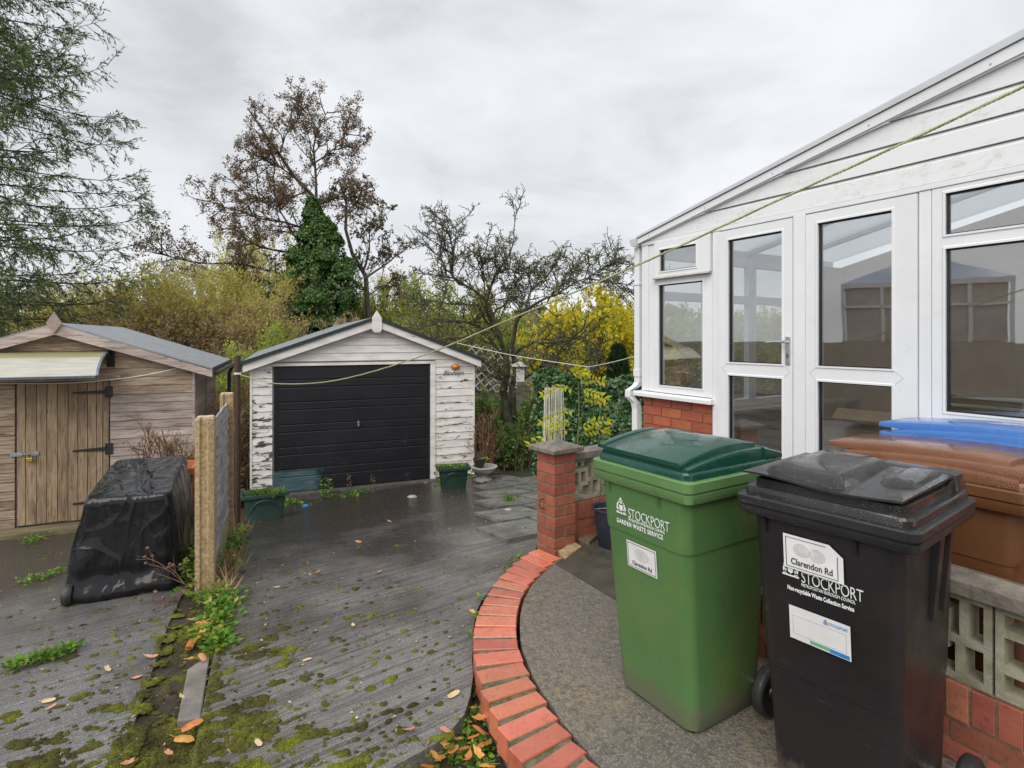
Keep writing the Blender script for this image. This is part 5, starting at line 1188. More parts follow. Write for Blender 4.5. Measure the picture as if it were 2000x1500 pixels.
def spawn(P_, m, L0, L1, rng, t0=.2, t1=1., cone=(.5, 1.1), up=.3, K=5, wob=.18, taper=.5, flat=None):
    "m children per path, leaving at an angle and wandering; returns (children, position along parent)"
    N, k = P_.shape[:2]; idx = np.repeat(np.arange(N), m); t = rng.uniform(t0, t1, N * m); f = t * (k - 1); i = np.minimum(f.astype(int), k - 2); fr = (f - i)[:, None]
    a = P_[idx, i]; b = P_[idx, i + 1]; s = a * (1 - fr) + b * fr; T = unit(b - a)
    pr = unit(np.cross(T, rdir(N * m, rng))); ang = rng.uniform(*cone, N * m)[:, None]
    d = T * np.cos(ang) + pr * np.sin(ang); d[:, 2] += up
    if flat is not None: d[:, 2] *= flat
    d = unit(d); L_ = (rng.uniform(L0, L1, N * m) * (1 - taper * t))[:, None]; out = np.empty((N * m, K, 3)); out[:, 0] = s
    for j in range(1, K):
        d = unit(d + rng.normal(size=d.shape) * wob + np.array([0, 0, up * .12])); out[:, j] = out[:, j - 1] + d * L_ / (K - 1)
    return out, t
def rad_of(N, K, r0, r1): return np.broadcast_to(np.linspace(r0, r1, K), (N, K)).copy()
def along(P_, n, rng, t0=0.2, t1=1.0):
    N, k = P_.shape[:2]; idx = rng.integers(0, N, n); t = rng.uniform(t0, t1, n) * (k - 1); i = np.minimum(t.astype(int), k - 2); fr = (t - i)[:, None]
    return P_[idx, i] * (1 - fr) + P_[idx, i + 1] * fr, unit(P_[idx, i + 1] - P_[idx, i])
def zb_at(x, y): return zd(x, y) - .16
LF = {}
LF['alder'] = leafmat('alder_leaves', [(0, (.13, .075, .065)), (.5, (.24, .14, .105)), (.75, (.27, .20, .10)), (1, (.26, .27, .09))], .45)
LF['ivy'] = leafmat('ivy_leaves', [(0, (.03, .085, .018)), (.5, (.065, .16, .03)), (.8, (.12, .22, .045)), (1, (.22, .25, .05))], .3, .35, .5)
LF['hedge_ivy'] = leafmat('hedge_ivy_leaves', [(0, (.020, .060, .022)), (.5, (.045, .12, .035)), (.85, (.085, .17, .05)), (1, (.17, .21, .06))], .2, .3, .5)
LF['needle'] = leafmat('spruce_needles', [(0, (.07, .13, .07)), (.5, (.13, .22, .09)), (.8, (.20, .24, .06)), (1, (.32, .24, .08))], .35)
LF['willow'] = leafmat('willow_scrub_leaves', [(0, (.50, .52, .10)), (.4, (.64, .62, .14)), (.7, (.68, .60, .18)), (1, (.76, .66, .12))], .55)
LF['scrub'] = leafmat('brown_scrub_leaves', [(0, (.46, .38, .22)), (.4, (.62, .49, .31)), (.75, (.68, .54, .36)), (1, (.80, .64, .22))], .5)
LF['olive'] = leafmat('olive_leaves', [(0, (.26, .29, .09)), (.5, (.40, .42, .13)), (1, (.52, .50, .15))], .5)
LF['green'] = leafmat('fresh_green_leaves', [(0, (.20, .33, .05)), (.5, (.36, .48, .07)), (1, (.56, .58, .08))], .55)
LF['under'] = leafmat('undergrowth_leaves', [(0, (.06, .13, .035)), (.5, (.13, .24, .06)), (.9, (.24, .33, .09)), (1, (.38, .36, .09))], .45)
LF['gold'] = leafmat('golden_leaves', [(0, (.40, .48, .05)), (.35, (.64, .62, .05)), (.75, (.80, .66, .05)), (1, (.76, .50, .05))], .55)
LF['lime'] = leafmat('lime_yellow_leaflets', [(0, (.34, .50, .03)), (.5, (.42, .44, .02)), (.8, (.58, .46, .02)), (1, (.66, .52, .03))], .5)
LF['dead'] = leafmat('dead_leaves', [(0, (.20, .11, .05)), (.5, (.30, .18, .08)), (1, (.40, .28, .12))], .3)
LF['straw'] = leafmat('dry_straw', [(0, (.30, .20, .10)), (.5, (.42, .30, .15)), (1, (.50, .38, .2))], .3)
LF['weed'] = leafmat('weed_leaves', [(0, (.06, .16, .02)), (.5, (.12, .27, .03)), (.85, (.22, .34, .04)), (1, (.40, .34, .04))], .35, .4)
LF['grass'] = leafmat('grass_blades', [(0, (.07, .16, .025)), (.6, (.14, .26, .04)), (1, (.30, .30, .08))], .35)
LF['cypress'] = leafmat('cypress_sprays', [(0, (.012, .032, .014)), (.6, (.025, .055, .022)), (1, (.045, .08, .03))], .1)

# ------------------------------------------------------------------ spruce at the left edge
rng = np.random.default_rng(2)
sp_ = thing('spruce_tree', 'tall sparse spruce with drooping dark green sprays behind the timber shed', 'tree', (-15.0, 15.2, 0))
trunk = resample([(0, 0, -1), (.05, 0, 4), (0, 0.1, 10), (.05, 0, 17.5)], 12); 
tubes('trunk', MT['bark_grey'], sp_, [(trunk[None], np.linspace(.26, .03, 12)[None], 9)])
NB = 128; zc = np.sort(rng.uniform(1.9, 17.0, NB)); az = rng.uniform(0, 2 * np.pi, NB); az[::2] = rng.uniform(-1.1, .9, len(az[::2]))
Lb = np.interp(zc, [.9, 2.5, 4.5, 7, 10.5, 14, 17.2], [3.4, 4.3, 5.0, 4.3, 3.15, 1.9, .4]) * rng.uniform(.82, 1.05, NB)
K = 9; tt_ = np.linspace(0, 1, K); B = np.zeros((NB, K, 3)); dirx = np.stack([np.cos(az), np.sin(az), np.zeros(NB)], 1)
B = dirx[:, None] * (Lb[:, None] * tt_)[:, :, None]; B[:, :, 2] = zc[:, None] + Lb[:, None] * (.05 * tt_ - .22 * tt_ ** 2 + .24 * tt_ ** 4) + rng.uniform(-.03, .06, NB)[:, None] * Lb[:, None] * tt_
B[:, :, :2] += rng.normal(size=(NB, K, 2)) * .03 * tt_[:, None]
s1, t1 = spawn(B, 30, .5, 1.15, rng, .12, 1., (.5, .95), -.38, 5, .10, .45)
s2, t2 = spawn(s1, 4, .16, .42, rng, .15, 1., (.4, .8), -.20, 4, .10, .3)
tubes('branches', MT['bark'], sp_, [(B, np.linspace(.030, .006, K)[None] * (Lb / 5)[:, None] ** .6, 5), (s1, rad_of(len(s1), 5, .010, .005), 3), (s2, rad_of(len(s2), 4, .005, .003), 3)])
n = 56000; a_p, a_d = along(s2, n, rng, .0, 1.); b_p, b_d = along(s1, 20000, rng, .3, 1.)
pp_ = np.concatenate([a_p, b_p]); dd_ = unit(np.concatenate([a_d, b_d]) + rng.normal(size=(len(pp_), 3)) * .45)
foliage('crown', LF['needle'], sp_, pp_, rng.uniform(.09, .16, len(pp_)), rng, dd_, .22, .03)

# ------------------------------------------------------------------ alder with the ivy column
def px_path(pts, Y, K, rng, dj=.8, d1=0.0):
    out = []
    for k, (x, y) in enumerate(pts):
        out.append(tuple(D(x, y, Y + (d1 * k / max(1, len(pts) - 1)))))
    q = resample(out, K); q += np.cumsum(rng.normal(size=q.shape) * .02, axis=0); return q
rng = np.random.default_rng(4); YA = 24.0
al = thing('alder_tree', 'leaning alder with sparse purple brown leaves rising out of an ivy column', 'tree', tuple(D(622, 700, YA).xy) + (0,))
ao = np.array(al.location)
limbs = [([(640, 640), (652, 520), (650, 457), (623, 402), (602, 374), (571, 343), (546, 301), (526, 277), (505, 246), (484, 211)], .19, 0), ([(618, 392), (614, 319), (612, 277), (623, 242), (637, 215)], .09, 1.2),
    ([(602, 537), (557, 537), (510, 525), (463, 513), (420, 514), (377, 513), (340, 503), (311, 492)], .10, -2.5), ([(588, 495), (540, 490), (498, 480), (466, 457), (439, 436)], .08, 1.5),
    ([(640, 490), (626, 471), (585, 447), (540, 434), (498, 426), (470, 412), (446, 405), (411, 402)], .09, -1.5), ([(600, 500), (581, 471), (550, 419), (536, 381), (533, 353)], .08, 2.0),
    ([(640, 660), (600, 645), (571, 641), (533, 637), (498, 634), (456, 641), (411, 627)], .07, -3), ([(571, 343), (545, 330), (520, 318), (490, 312)], .05, -1), ([(614, 319), (640, 300), (660, 285), (670, 260)], .05, 1),
    ([(625, 400), (660, 385), (690, 400), (712, 405)], .06, 1), ([(600, 374), (560, 385), (520, 385), (480, 380)], .055, -1), ([(546, 301), (560, 265), (580, 240), (590, 215)], .045, 1), ([(630, 570), (560, 552), (500, 548), (430, 540), (390, 540)], .07, 1.5)]
LP, LR = [], []
for pts, r, dd in limbs:
    LP.append(px_path(pts, YA, 10, rng, d1=dd) - ao); LR.append(np.linspace(r, r * .22, 10) * .74)
LP = np.array(LP); LR = np.array(LR)
c1, _ = spawn(LP[[0, 1, 2, 3, 4, 5, 7, 8, 9, 10, 11, 12]], 14, .8, 2.3, rng, .18, 1., (.5, 1.1), .18, 6, .22, .35)
c2, _ = spawn(c1, 5, .4, 1.0, rng, .2, 1., (.4, 1.0), .12, 5, .25, .3)
c3, _ = spawn(c2, 3, .2, .5, rng, .3, 1., (.4, 1.0), .05, 4, .2, .3)
tubes('trunk', MT['bark'], al, [(LP, LR, 7), (c1, rad_of(len(c1), 6, .028, .010), 4), (c2, rad_of(len(c2), 5, .012, .006), 3), (c3, rad_of(len(c3), 4, .007, .004), 3)])
p_, d_ = along(c3, 22000, rng, .2, 1.); p2, d2 = along(c2, 4000, rng, .5, 1.)
p_ = np.concatenate([p_, p2]) + rng.normal(size=(26000, 3)) * .06
foliage('crown', LF['alder'], al, p_, rng.uniform(.05, .11, len(p_)), rng, None, .75, .1)
# ivy mantle: leaves over a lumpy column
def ivy_surface(n, fn, rng, lo, hi):
    "scatter n points on r(azimuth, height); leaves hang outwards and down"
    z = rng.uniform(lo, hi, n); a = rng.uniform(0, 2 * np.pi, n); return z, a
iv = thing('ivy_mantle', 'dense dark green ivy smothering the lower trunk of the alder', 'ivy', tuple(D(615, 700, YA - .6).xy) + (0,))
zs_ = np.array([1.63 + (660 - y) / 1100 * (YA - .6) for y in (720, 650, 600, 560, 520, 480, 450, 420, 385)])
cx_ = np.array([(x - 615) / 1100 * YA for x in (624, 624, 616, 612, 621, 625, 622, 613, 608)]); rx_ = np.array([x / 1100 * YA for x in (60, 58, 70, 77, 56, 39, 27, 15, 5)])
NI = 80000; z = rng.uniform(zs_[0], zs_[-1], NI); a = rng.uniform(0, 2 * np.pi, NI)
ns = np.array([mnoise.noise((math.cos(q) * 2.6, math.sin(q) * 2.6, w_ * 1.5)) + .8 * mnoise.noise((math.cos(q) * 5.5, math.sin(q) * 5.5, w_ * 3.2)) for q, w_ in zip(a, z)])
R = np.interp(z, zs_, rx_) * (1 + .42 * ns) - rng.exponential(.10, NI) + .05 + (rng.uniform(0, 1, NI) < .06) * rng.exponential(.14, NI)
p_ = np.stack([np.interp(z, zs_, cx_) + R * np.cos(a), R * np.sin(a), z], 1); out = np.stack([np.cos(a), np.sin(a), np.full(NI, .35)], 1)
NC = 95; cz = zs_[0] + (zs_[-2] - zs_[0]) * rng.uniform(0, 1, NC) ** 1.15; ca = rng.uniform(0, 2 * np.pi, NC); cR = np.interp(cz, zs_, rx_) * rng.uniform(.72, 1.06, NC); cr = rng.uniform(.22, .50, NC) * (.45 + .55 * np.interp(cz, zs_, rx_) / 1.6)
m_ = rng.uniform(0, 1, NI) < .72; ci = rng.integers(0, NC, NI)[m_]; od = rdir(m_.sum(), rng); od[:, 2] = np.abs(od[:, 2]) * .9 - .25; od = unit(od)
p_[m_] = np.stack([np.interp(cz, zs_, cx_) + cR * np.cos(ca), cR * np.sin(ca), cz], 1)[ci] + od * (cr[ci] * rng.uniform(.75, 1.08, m_.sum()))[:, None]; out[m_] = od
p_[~m_, :2] = p_[~m_, :2] * .86
dn = unit(out * .45 + np.array([0, 0, -.75]) + rng.normal(size=(NI, 3)) * .35)
foliage('crown', LF['ivy'], iv, p_, rng.uniform(.07, .14, NI), rng, dn, .85, .08, unit(out + rng.normal(size=(NI, 3)) * .3))
q = MB(); q.loft([[(float(np.interp(w_, zs_, cx_)) + float(np.interp(w_, zs_, rx_)) * .55 * math.cos(b), float(np.interp(w_, zs_, rx_)) * .55 * math.sin(b), w_) for b in [2 * math.pi * k / 12 for k in range(12)]] for w_ in [*np.linspace(-1.0, zs_[-1] - .2, 12)]]); q.build('trunk', MT['bark'], iv)

# slim tree right of it
rng = np.random.default_rng(6)
tr = thing('slim_tree', 'slim half bare tree with a forked trunk right of the ivy column', 'tree', tuple(D(722, 700, 25).xy) + (0,)); ao = np.array(tr.location)
lim2 = [([(726, 690), (716, 596), (711, 527), (682, 488), (671, 450), (673, 388), (657, 346)], .15, 0), ([(713, 545), (740, 528), (758, 516), (780, 500), (798, 490)], .06, 1), ([(711, 527), (722, 490), (720, 460), (725, 440)], .06, -1), ([(716, 580), (740, 560), (760, 555), (775, 570)], .04, 1), ([(708, 525), (690, 530), (670, 535)], .04, 0), ([(673, 420), (690, 400), (700, 385)], .035, 0), ([(716, 596), (690, 590), (670, 597)], .03, 0)]
LP = np.array([px_path(p, 25, 8, rng, d1=d) - ao for p, r, d in lim2]); LR = np.array([np.linspace(r, r * .25, 8) for p, r, d in lim2])
c1, _ = spawn(LP, 10, .6, 1.6, rng, .3, 1., (.5, 1.1), .35, 5, .2, .3); c2, _ = spawn(c1, 5, .3, .8, rng, .2, 1., (.4, 1.0), .15, 4, .2, .3); c3, _ = spawn(c2, 3, .15, .4, rng, .3, 1., (.4, 1.), .05, 4, .2, .3)
tubes('trunk', MT['bark_grey'], tr, [(LP, LR, 7), (c1, rad_of(len(c1), 5, .022, .008), 4), (c2, rad_of(len(c2), 4, .010, .005), 3), (c3, rad_of(len(c3), 4, .006, .004), 3)])
p_, _ = along(c3, 5200, rng, .3, 1.); foliage('crown', leafmat('slim_tree_leaves', [(0, (.09, .06, .04)), (.6, (.14, .10, .045)), (1, (.20, .17, .05))], .3), tr, p_, rng.uniform(.07, .13, len(p_)), rng, None, .7)

# ------------------------------------------------------------------ old apple tree
rng = np.random.default_rng(8); YP = 11.6
ap = thing('apple_tree', 'gnarled leafless apple tree with mossy spurs and a bent dark trunk', 'tree', tuple(D(1008, 845, YP).xy) + (0,)); ao = np.array(ap.location)
Ls = [([(1010, 850), (1005, 832), (996, 816), (990, 792), (984, 766), (988, 748), (993, 725), (990, 690)], .115, 0, .055), ([(996, 812), (1005, 786), (1004, 752), (1003, 735), (1000, 700), (998, 672)], .075, .3, .045),
      ([(990, 700), (978, 675), (960, 630), (944, 588), (903, 554), (857, 533), (810, 536)], .060, -.6, .01), ([(903, 554), (874, 525), (851, 493), (828, 470), (799, 475)], .032, -.5, .008), ([(886, 540), (888, 487), (886, 443), (883, 423)], .022, .2, .006),
      ([(965, 640), (946, 603), (961, 539), (990, 507), (1002, 472), (1008, 445), (1016, 414)], .045, .6, .006), ([(961, 539), (996, 531), (1033, 542), (1065, 544)], .022, .6, .007), ([(950, 570), (944, 530), (946, 500)], .02, -.4, .007),
      ([(998, 680), (1010, 640), (1022, 612), (1062, 594), (1106, 574), (1150, 545), (1193, 530)], .055, -.9, .008), ([(1150, 545), (1193, 557), (1220, 568), (1245, 574)], .02, -.4, .006), ([(1072, 590), (1090, 560), (1118, 533), (1132, 533)], .024, .3, .006), ([(1135, 553), (1165, 530), (1190, 520), (1200, 505)], .018, .2, .005),
      ([(1000, 700), (1010, 682), (1028, 672), (1071, 678), (1120, 670), (1152, 632)], .045, -1.2, .010), ([(990, 700), (940, 640), (900, 625), (860, 628), (820, 640), (790, 635)], .045, -.8, .010), ([(1003, 745), (1020, 742), (1040, 728), (1062, 716), (1106, 707)], .03, -.8, .010),
      ([(986, 752), (975, 742), (965, 735)], .035, -.2, .02), ([(975, 665), (930, 590), (890, 585), (850, 575), (815, 590)], .035, .8, .008), ([(1022, 612), (1030, 570), (1050, 545), (1075, 520), (1085, 505)], .028, .8, .006), ([(1071, 678), (1110, 650), (1150, 655), (1180, 690)], .028, .5, .007), ([(960, 620), (985, 590), (1010, 575), (1040, 565)], .03, .9, .008), ([(945, 640), (900, 660), (870, 690), (850, 680)], .03, .6, .008)]
LP = np.array([px_path(p, YP, 12, rng, d1=d) - ao for p, r, d, e in Ls]); LR = np.array([np.linspace(r, e, 12) * (1 if r > .07 else .8) for p, r, d, e in Ls])
LP[2:] += rng.normal(size=LP[2:].shape) * .012
s0, _ = spawn(LP[2:], 13, .45, 1.25, rng, .12, 1., (.6, 1.25), .22, 6, .33, .35)
up_, _ = spawn(LP[2:], 3, .35, .9, rng, .3, 1., (.3, 1.1), .95, 5, .12, .3)
s1, _ = spawn(np.concatenate([s0, ]), 6, .18, .5, rng, .1, 1., (.6, 1.3), .18, 5, .38, .3)
s2, _ = spawn(np.concatenate([s1]), 4, .04, .15, rng, .1, 1., (.6, 1.4), .15, 4, .3, .2)
s2b, _ = spawn(up_, 12, .04, .12, rng, .1, 1., (.6, 1.4), .25, 4, .3, .2); s2c, _ = spawn(s0, 9, .04, .14, rng, .1, 1., (.6, 1.4), .2, 4, .3, .2)
kn = np.linspace(0, 1, 4); kr = np.array([.006, .0055, .008, .006])
tubes('trunk', MT['bark_moss'], ap, [(LP, LR, 8), (s0, rad_of(len(s0), 6, .012, .006), 5), (up_, rad_of(len(up_), 5, .008, .004), 4), (s1, rad_of(len(s1), 5, .0065, .004), 3)])
allp = np.concatenate([s2, s2b, s2c]); tubes('crown', simple('mossy_spur_bark', (.13, .14, .065), (.065, .06, .04), 6, .9), ap, [(allp, np.broadcast_to(kr, (len(allp), 4)), 3)])

la, ld = along(s1, 3400, rng, .2, 1.); la = la[la[:, 2] < 3.4]
foliage('leaves', LF['olive'], ap, la + rng.normal(size=la.shape) * .03, rng.uniform(.025, .055, len(la)), rng, None, .6)
# ------------------------------------------------------------------ shrubs and scrub
def shrub(name, label, px, pytop, Y, wpx, leaf, nl, ls, rng, cat='shrub', stem='twig', nst=26, base=None, tw=(5, 4), depth=None, aspect=.55, low=.12, bare=0.0, group=None, spread=.35, leaf2=None):
    c = D(px, 660, Y); zt = 1.63 + (660 - pytop) / 1100 * Y; zb = (zd(c.x, c.y) - .2) if base is None else base
    t = thing(name, label, cat, (c.x, c.y, zb), 0, group); h = zt - zb; w = wpx / 1100 * Y / 2; dp = w if depth is None else depth
    a = rng.uniform(0, 2 * np.pi, nst); r = np.sqrt(rng.uniform(.02, 1, nst)); K = 7; tt_ = np.linspace(0, 1, K)[None, :, None]
    b0 = np.stack([np.cos(a) * r * w * spread, np.sin(a) * r * dp * spread, np.zeros(nst)], 1)
    top = np.stack([np.cos(a) * r * w, np.sin(a) * r * dp, h * (np.sqrt(np.maximum(.15, 1 - (r * .85) ** 2)) * rng.uniform(.80, 1.0, nst))], 1)
    P_ = b0[:, None] * (1 - tt_) + top[:, None] * tt_; P_[:, :, :2] = b0[:, None, :2] + (top - b0)[:, None, :2] * tt_ ** 1.35
    P_ += np.cumsum(rng.normal(size=P_.shape) * h * .012, axis=1)
    q1, _ = spawn(P_, tw[0] * 2, h * .14, h * .34, rng, low, 1., (.35, .9), .35, 5, .16, .3); q2, _ = spawn(q1, tw[1], h * .06, h * .16, rng, .2, 1., (.35, .9), .25, 4, .16, .2)
    k = h / 5
    tubes('stems', MT[stem], t, [(P_, rad_of(nst, K, .022 * k + .006, .006), 4), (q1, rad_of(len(q1), 5, .008 * k + .003, .004), 3), (q2, rad_of(len(q2), 4, .0035 * k + .002, .0025), 3)])
    if nl:
        n2 = int(nl * .35); p1, d1 = along(q2, nl - n2, rng, .1, 1.); p2, d2 = along(q1, n2, rng, .3, 1.); p_ = np.concatenate([p1, p2]) + rng.normal(size=(nl, 3)) * ls * .5; d_ = unit(np.concatenate([d1, d2]) + rng.normal(size=(nl, 3)) * .7)
        if leaf2:
            hi = p_[:, 2] / h + rng.normal(size=nl) * .13 > .72
            foliage('foliage', LF[leaf], t, p_[hi], rng.uniform(.6, 1.2, hi.sum()) * ls, rng, d_[hi], aspect); lo = ~hi; foliage('foliage', LF[leaf2], t, p_[lo], rng.uniform(.6, 1.2, lo.sum()) * ls, rng, d_[lo], aspect)
        else: foliage('foliage', LF[leaf], t, p_, rng.uniform(.6, 1.2, nl) * ls, rng, d_, aspect)
    return t
rng = np.random.default_rng(12)
for i, (px, top, Y, w, n, lab) in enumerate([(40, 552, 22, 280, 22000, 'straggly olive scrub behind the shed under the spruce'), (175, 568, 20, 210, 20000, 'straggly brown and green scrub just right of the spruce'), (285, 540, 19.5, 200, 24000, 'tall brown willow scrub left of the bent bare branch'), (395, 538, 20.5, 220, 26000, 'bright yellow topped willow scrub behind the gap between shed and garage'), (500, 545, 21, 200, 24000, 'yellow green willow scrub touching the ivy column')]):
    shrub('scrub_bush', lab, px, top, Y, w, 'olive' if i == 0 else 'willow', n, .14, rng, nst=60, leaf2='scrub' if i else None, stem='twig', tw=(6, 5), aspect=.38)
for i, (px, top, Y, w, n, lab) in enumerate([(440, 432, 36, 200, 16000, 'pale feathery willow far behind the alder branches'), (545, 440, 37, 160, 12000, 'pale yellow willow far behind the ivy column'), (330, 485, 38, 130, 6000, 'thin pale willow crown far left of the alder')]):
    shrub('willow_tree', lab, px, top, Y, w, 'olive' if i == 2 else 'willow', n, .15, rng, 'tree', 'bark_grey', 12, tw=(5, 5), aspect=.4, low=.35, spread=.12)
for px, top, Y, w, n, lf, lf2, lab in [(700, 545, 27, 130, 18000, 'green', 'olive', 'bright green bush behind the slim forked tree'), (770, 520, 28, 140, 16000, 'willow', 'green', 'yellow green bush between the slim tree and the apple tree'), (860, 560, 25, 170, 18000, 'green', 'olive', 'mid green bush behind the left side of the apple tree'), (950, 565, 27, 180, 18000, 'olive', 'green', 'olive bush behind the middle of the apple tree')]:
    shrub('bush', lab, px, top, Y, w, lf, n, .13, rng, nst=30, leaf2=lf2, stem='twig', aspect=.5)
for px, top, Y, w, n, lab in [(1085, 600, 20, 140, 16000, 'golden leaved tree partly behind the right of the apple tree'), (1150, 578, 18, 160, 26000, 'brilliant golden yellow tree beyond the ivy hedge'), (1225, 610, 19, 130, 16000, 'golden tree half hidden by the conservatory corner')]:
    shrub('golden_tree', lab, px, top, Y, w, 'gold', n, .13, rng, 'tree', 'bark', 26, aspect=.65, low=.1, leaf2='gold')
for px, top, Y, w, n, lf, lab in [(1330, 600, 21, 150, 9000, 'green', 'yellow green bush seen through the first conservatory window'), (1430, 610, 20, 130, 9000, 'olive', 'olive bush seen through the conservatory doors'), (1520, 585, 24, 130, 8000, 'green', 'tall green bush seen through the right conservatory door')]:
    shrub('bush', lab, px, top, Y, w, lf, n, .14, rng, nst=26, leaf2='olive', aspect=.5)
shrub('brown_tree', 'brownish fading tree crown behind the golden trees', 1245, 592, 30, 120, 'olive', 6000, .14, rng, 'tree', 'twig', 20, leaf2='scrub')
shrub('bush', 'bright lime green bush behind the left eave of the garage', 535, 648, 16.5, 90, 'green', 7000, .10, rng, nst=22, aspect=.5)
shrub('bush', 'bright green bush in the gap behind the shed corner', 452, 690, 12.5, 70, 'green', 4500, .085, rng, nst=20, aspect=.5)
shrub('weed_thicket', 'tall dry brown weeds between the fence and the garage wall', 470, 745, 9.6, 46, 'dead', 3600, .05, rng, 'weeds', 'twig', 40, aspect=.4, tw=(5, 3), spread=.9, leaf2='scrub', depth=1.2)
shrub('weed_thicket', 'greenish dry weeds behind the far fence post', 445, 770, 8.3, 34, 'scrub', 2400, .045, rng, 'weeds', 'twig', 24, aspect=.4, tw=(4, 3), spread=.9, leaf2='dead', depth=.5)
for px, top, Y, w, n, lab in [(942, 785, 10.8, 56, 5200, 'dark green bush beside the right wall of the garage'), (985, 790, 12.6, 70, 5200, 'leafy undergrowth behind the apple trunk'), (1045, 775, 11.2, 70, 5200, 'dark undergrowth right of the apple trunk'), (1000, 835, 10.6, 90, 4200, 'low leafy ground plants at the foot of the apple tree'), (955, 775, 14, 80, 4000, 'light green shrub below the white trellis')]:
    shrub('undergrowth_bush', lab, px, top, Y, w, 'under', n, .075, rng, nst=22, aspect=.6, tw=(5, 3), spread=.8, leaf2='under' if Y < 13 else 'green')
shrub('dead_plant', 'dead brown twiggy plant standing behind the stone urn', 950, 800, 9.05, 40, 'dead', 500, .035, rng, 'plant', 'twig_red', 14, tw=(4, 3), spread=.3)
shrub('dry_shrub', 'dry rusty brown shrub against the shed behind the covered mower', 330, 838, 6.6, 120, 'dead', 3000, .045, rng, 'shrub', 'twig_red', 26, tw=(5, 4), spread=.5, leaf2='scrub', depth=.35, aspect=.4)
shrub('bramble', 'dry bramble tangle lying over the ridge of the garage roof', 680, 614, 13.2, 110, 'dead', 900, .05, rng, 'bramble', 'twig', 24, base=1.60, tw=(4, 3), spread=.8, depth=.8)
# ivy covered hedge
def ivy_hedge(name, label, x0, y0, x1, y1, zt0, zt1, th, n, ls, rng):
    L_ = math.hypot(x1 - x0, y1 - y0); ang = math.degrees(math.atan2(y1 - y0, x1 - x0)); t = thing(name, label, 'hedge', (x0, y0, 0), ang); zb = min(zd(x0, y0), zd(x1, y1)) - .2
    s = rng.uniform(0, L_, n); f = rng.uniform(0, 1, n); top = f > .72
    nz = np.array([mnoise.noise((a * 1.5, 0, 1)) * .12 + mnoise.noise((a * 4, 3, 1)) * .06 for a in s]); zt = zt0 + (zt1 - zt0) * s / L_ + nz
    z = np.where(top, zt, zb + (zt - zb) * rng.uniform(0, 1, n)); bul = np.array([mnoise.noise((a * 2.2, b * 2.2, 7)) * .14 + mnoise.noise((a * 6, b * 6, 2)) * .06 for a, b in zip(s, z)])
    y = np.where(top, rng.uniform(-th / 2, th / 2, n), -th / 2 - bul) + rng.exponential(.05, n); z = z - np.where(top, rng.exponential(.03, n) + 1.2 * (y / th) ** 2 * .15, 0)
    p_ = np.stack([s, y, z], 1); nrm = np.where(top[:, None], np.array([0, -.3, 1.]), np.array([0, -1., .3])); d_ = unit(np.where(top[:, None], np.array([0, -.5, 0.05]), np.array([0, -.3, -.8])) + rng.normal(size=(n, 3)) * .45)
    foliage('foliage', LF['hedge_ivy'], t, p_, rng.uniform(.6, 1.25, n) * ls, rng, d_, .9, .08, unit(nrm + rng.normal(size=(n, 3)) * .35))
    q = MB(); q.hexa([(0, -th * .3, zb), (L_, -th * .3, zb), (L_, th * .4, zb), (0, th * .4, zb), (0, -th * .3, zt0 - .12), (L_, -th * .3, zt1 - .12), (L_, th * .4, zt1 - .12), (0, th * .4, zt0 - .12)]); q.build('stems', MT['bark'], t); return t
rng = np.random.default_rng(31)
ha, hb, hc = D(1066, 760, 9.5), D(1150, 760, 8.8), D(1300, 760, 8.2)
ivy_hedge('ivy_hedge', 'glossy dark ivy hedge behind the yellow sapling and string frame', ha.x, ha.y, hb.x, hb.y, 1.10, .98, .6, 17000, .066, rng)
ivy_hedge('ivy_hedge', 'dense ivy hedge with a rounded top running up to the conservatory corner', hb.x, hb.y, hc.x, hc.y, .99, 1.05, .6, 18000, .066, rng)
# small dark cypress
cyp = thing('cypress', 'small dark columnar cypress in front of the golden trees', 'tree', tuple(D(1207, 700, 12).xy) + (0,)); n = 9000; z = rng.uniform(-.3, 1.42, n); R = .30 * np.sqrt(np.clip((1.50 - z) / 1.2, 0, 1)) - rng.exponential(.03, n); a = rng.uniform(0, 2 * np.pi, n)
foliage('crown', LF['cypress'], cyp, np.stack([R * np.cos(a), R * np.sin(a), z], 1), rng.uniform(.06, .14, n), rng, unit(np.stack([.35 * np.cos(a), .35 * np.sin(a), np.ones(n)], 1) + rng.normal(size=(n, 3)) * .2), .3)
q = MB(); q.lathe([(.10, -.9), (.22, -.3), (.22, .5), (.02, 1.35)], 10); q.build('trunk', MT['bark'], cyp)
# far wood along the horizon
nf = 26000; xa = rng.uniform(-170, 150, nf); ya = rng.uniform(62, 100, nf); hz = np.array([5.2 + 1.8 * mnoise.noise((a * .05, b * .05, 0)) + 1.2 * mnoise.noise((a * .18, b * .1, 3)) for a, b in zip(xa, ya)]); za = hz * np.sqrt(rng.uniform(0, 1, nf)) - 1.2
tag(foliage('far_wood', leafmat('far_wood_leaves', [(0, (.13, .14, .07)), (.5, (.23, .22, .10)), (1, (.34, .30, .12))], .4), None, np.stack([xa, ya, za], 1), rng.uniform(.9, 1.7, nf), rng, None, .8), 'distant strip of autumn woodland along the horizon', 'woodland', kind='stuff')

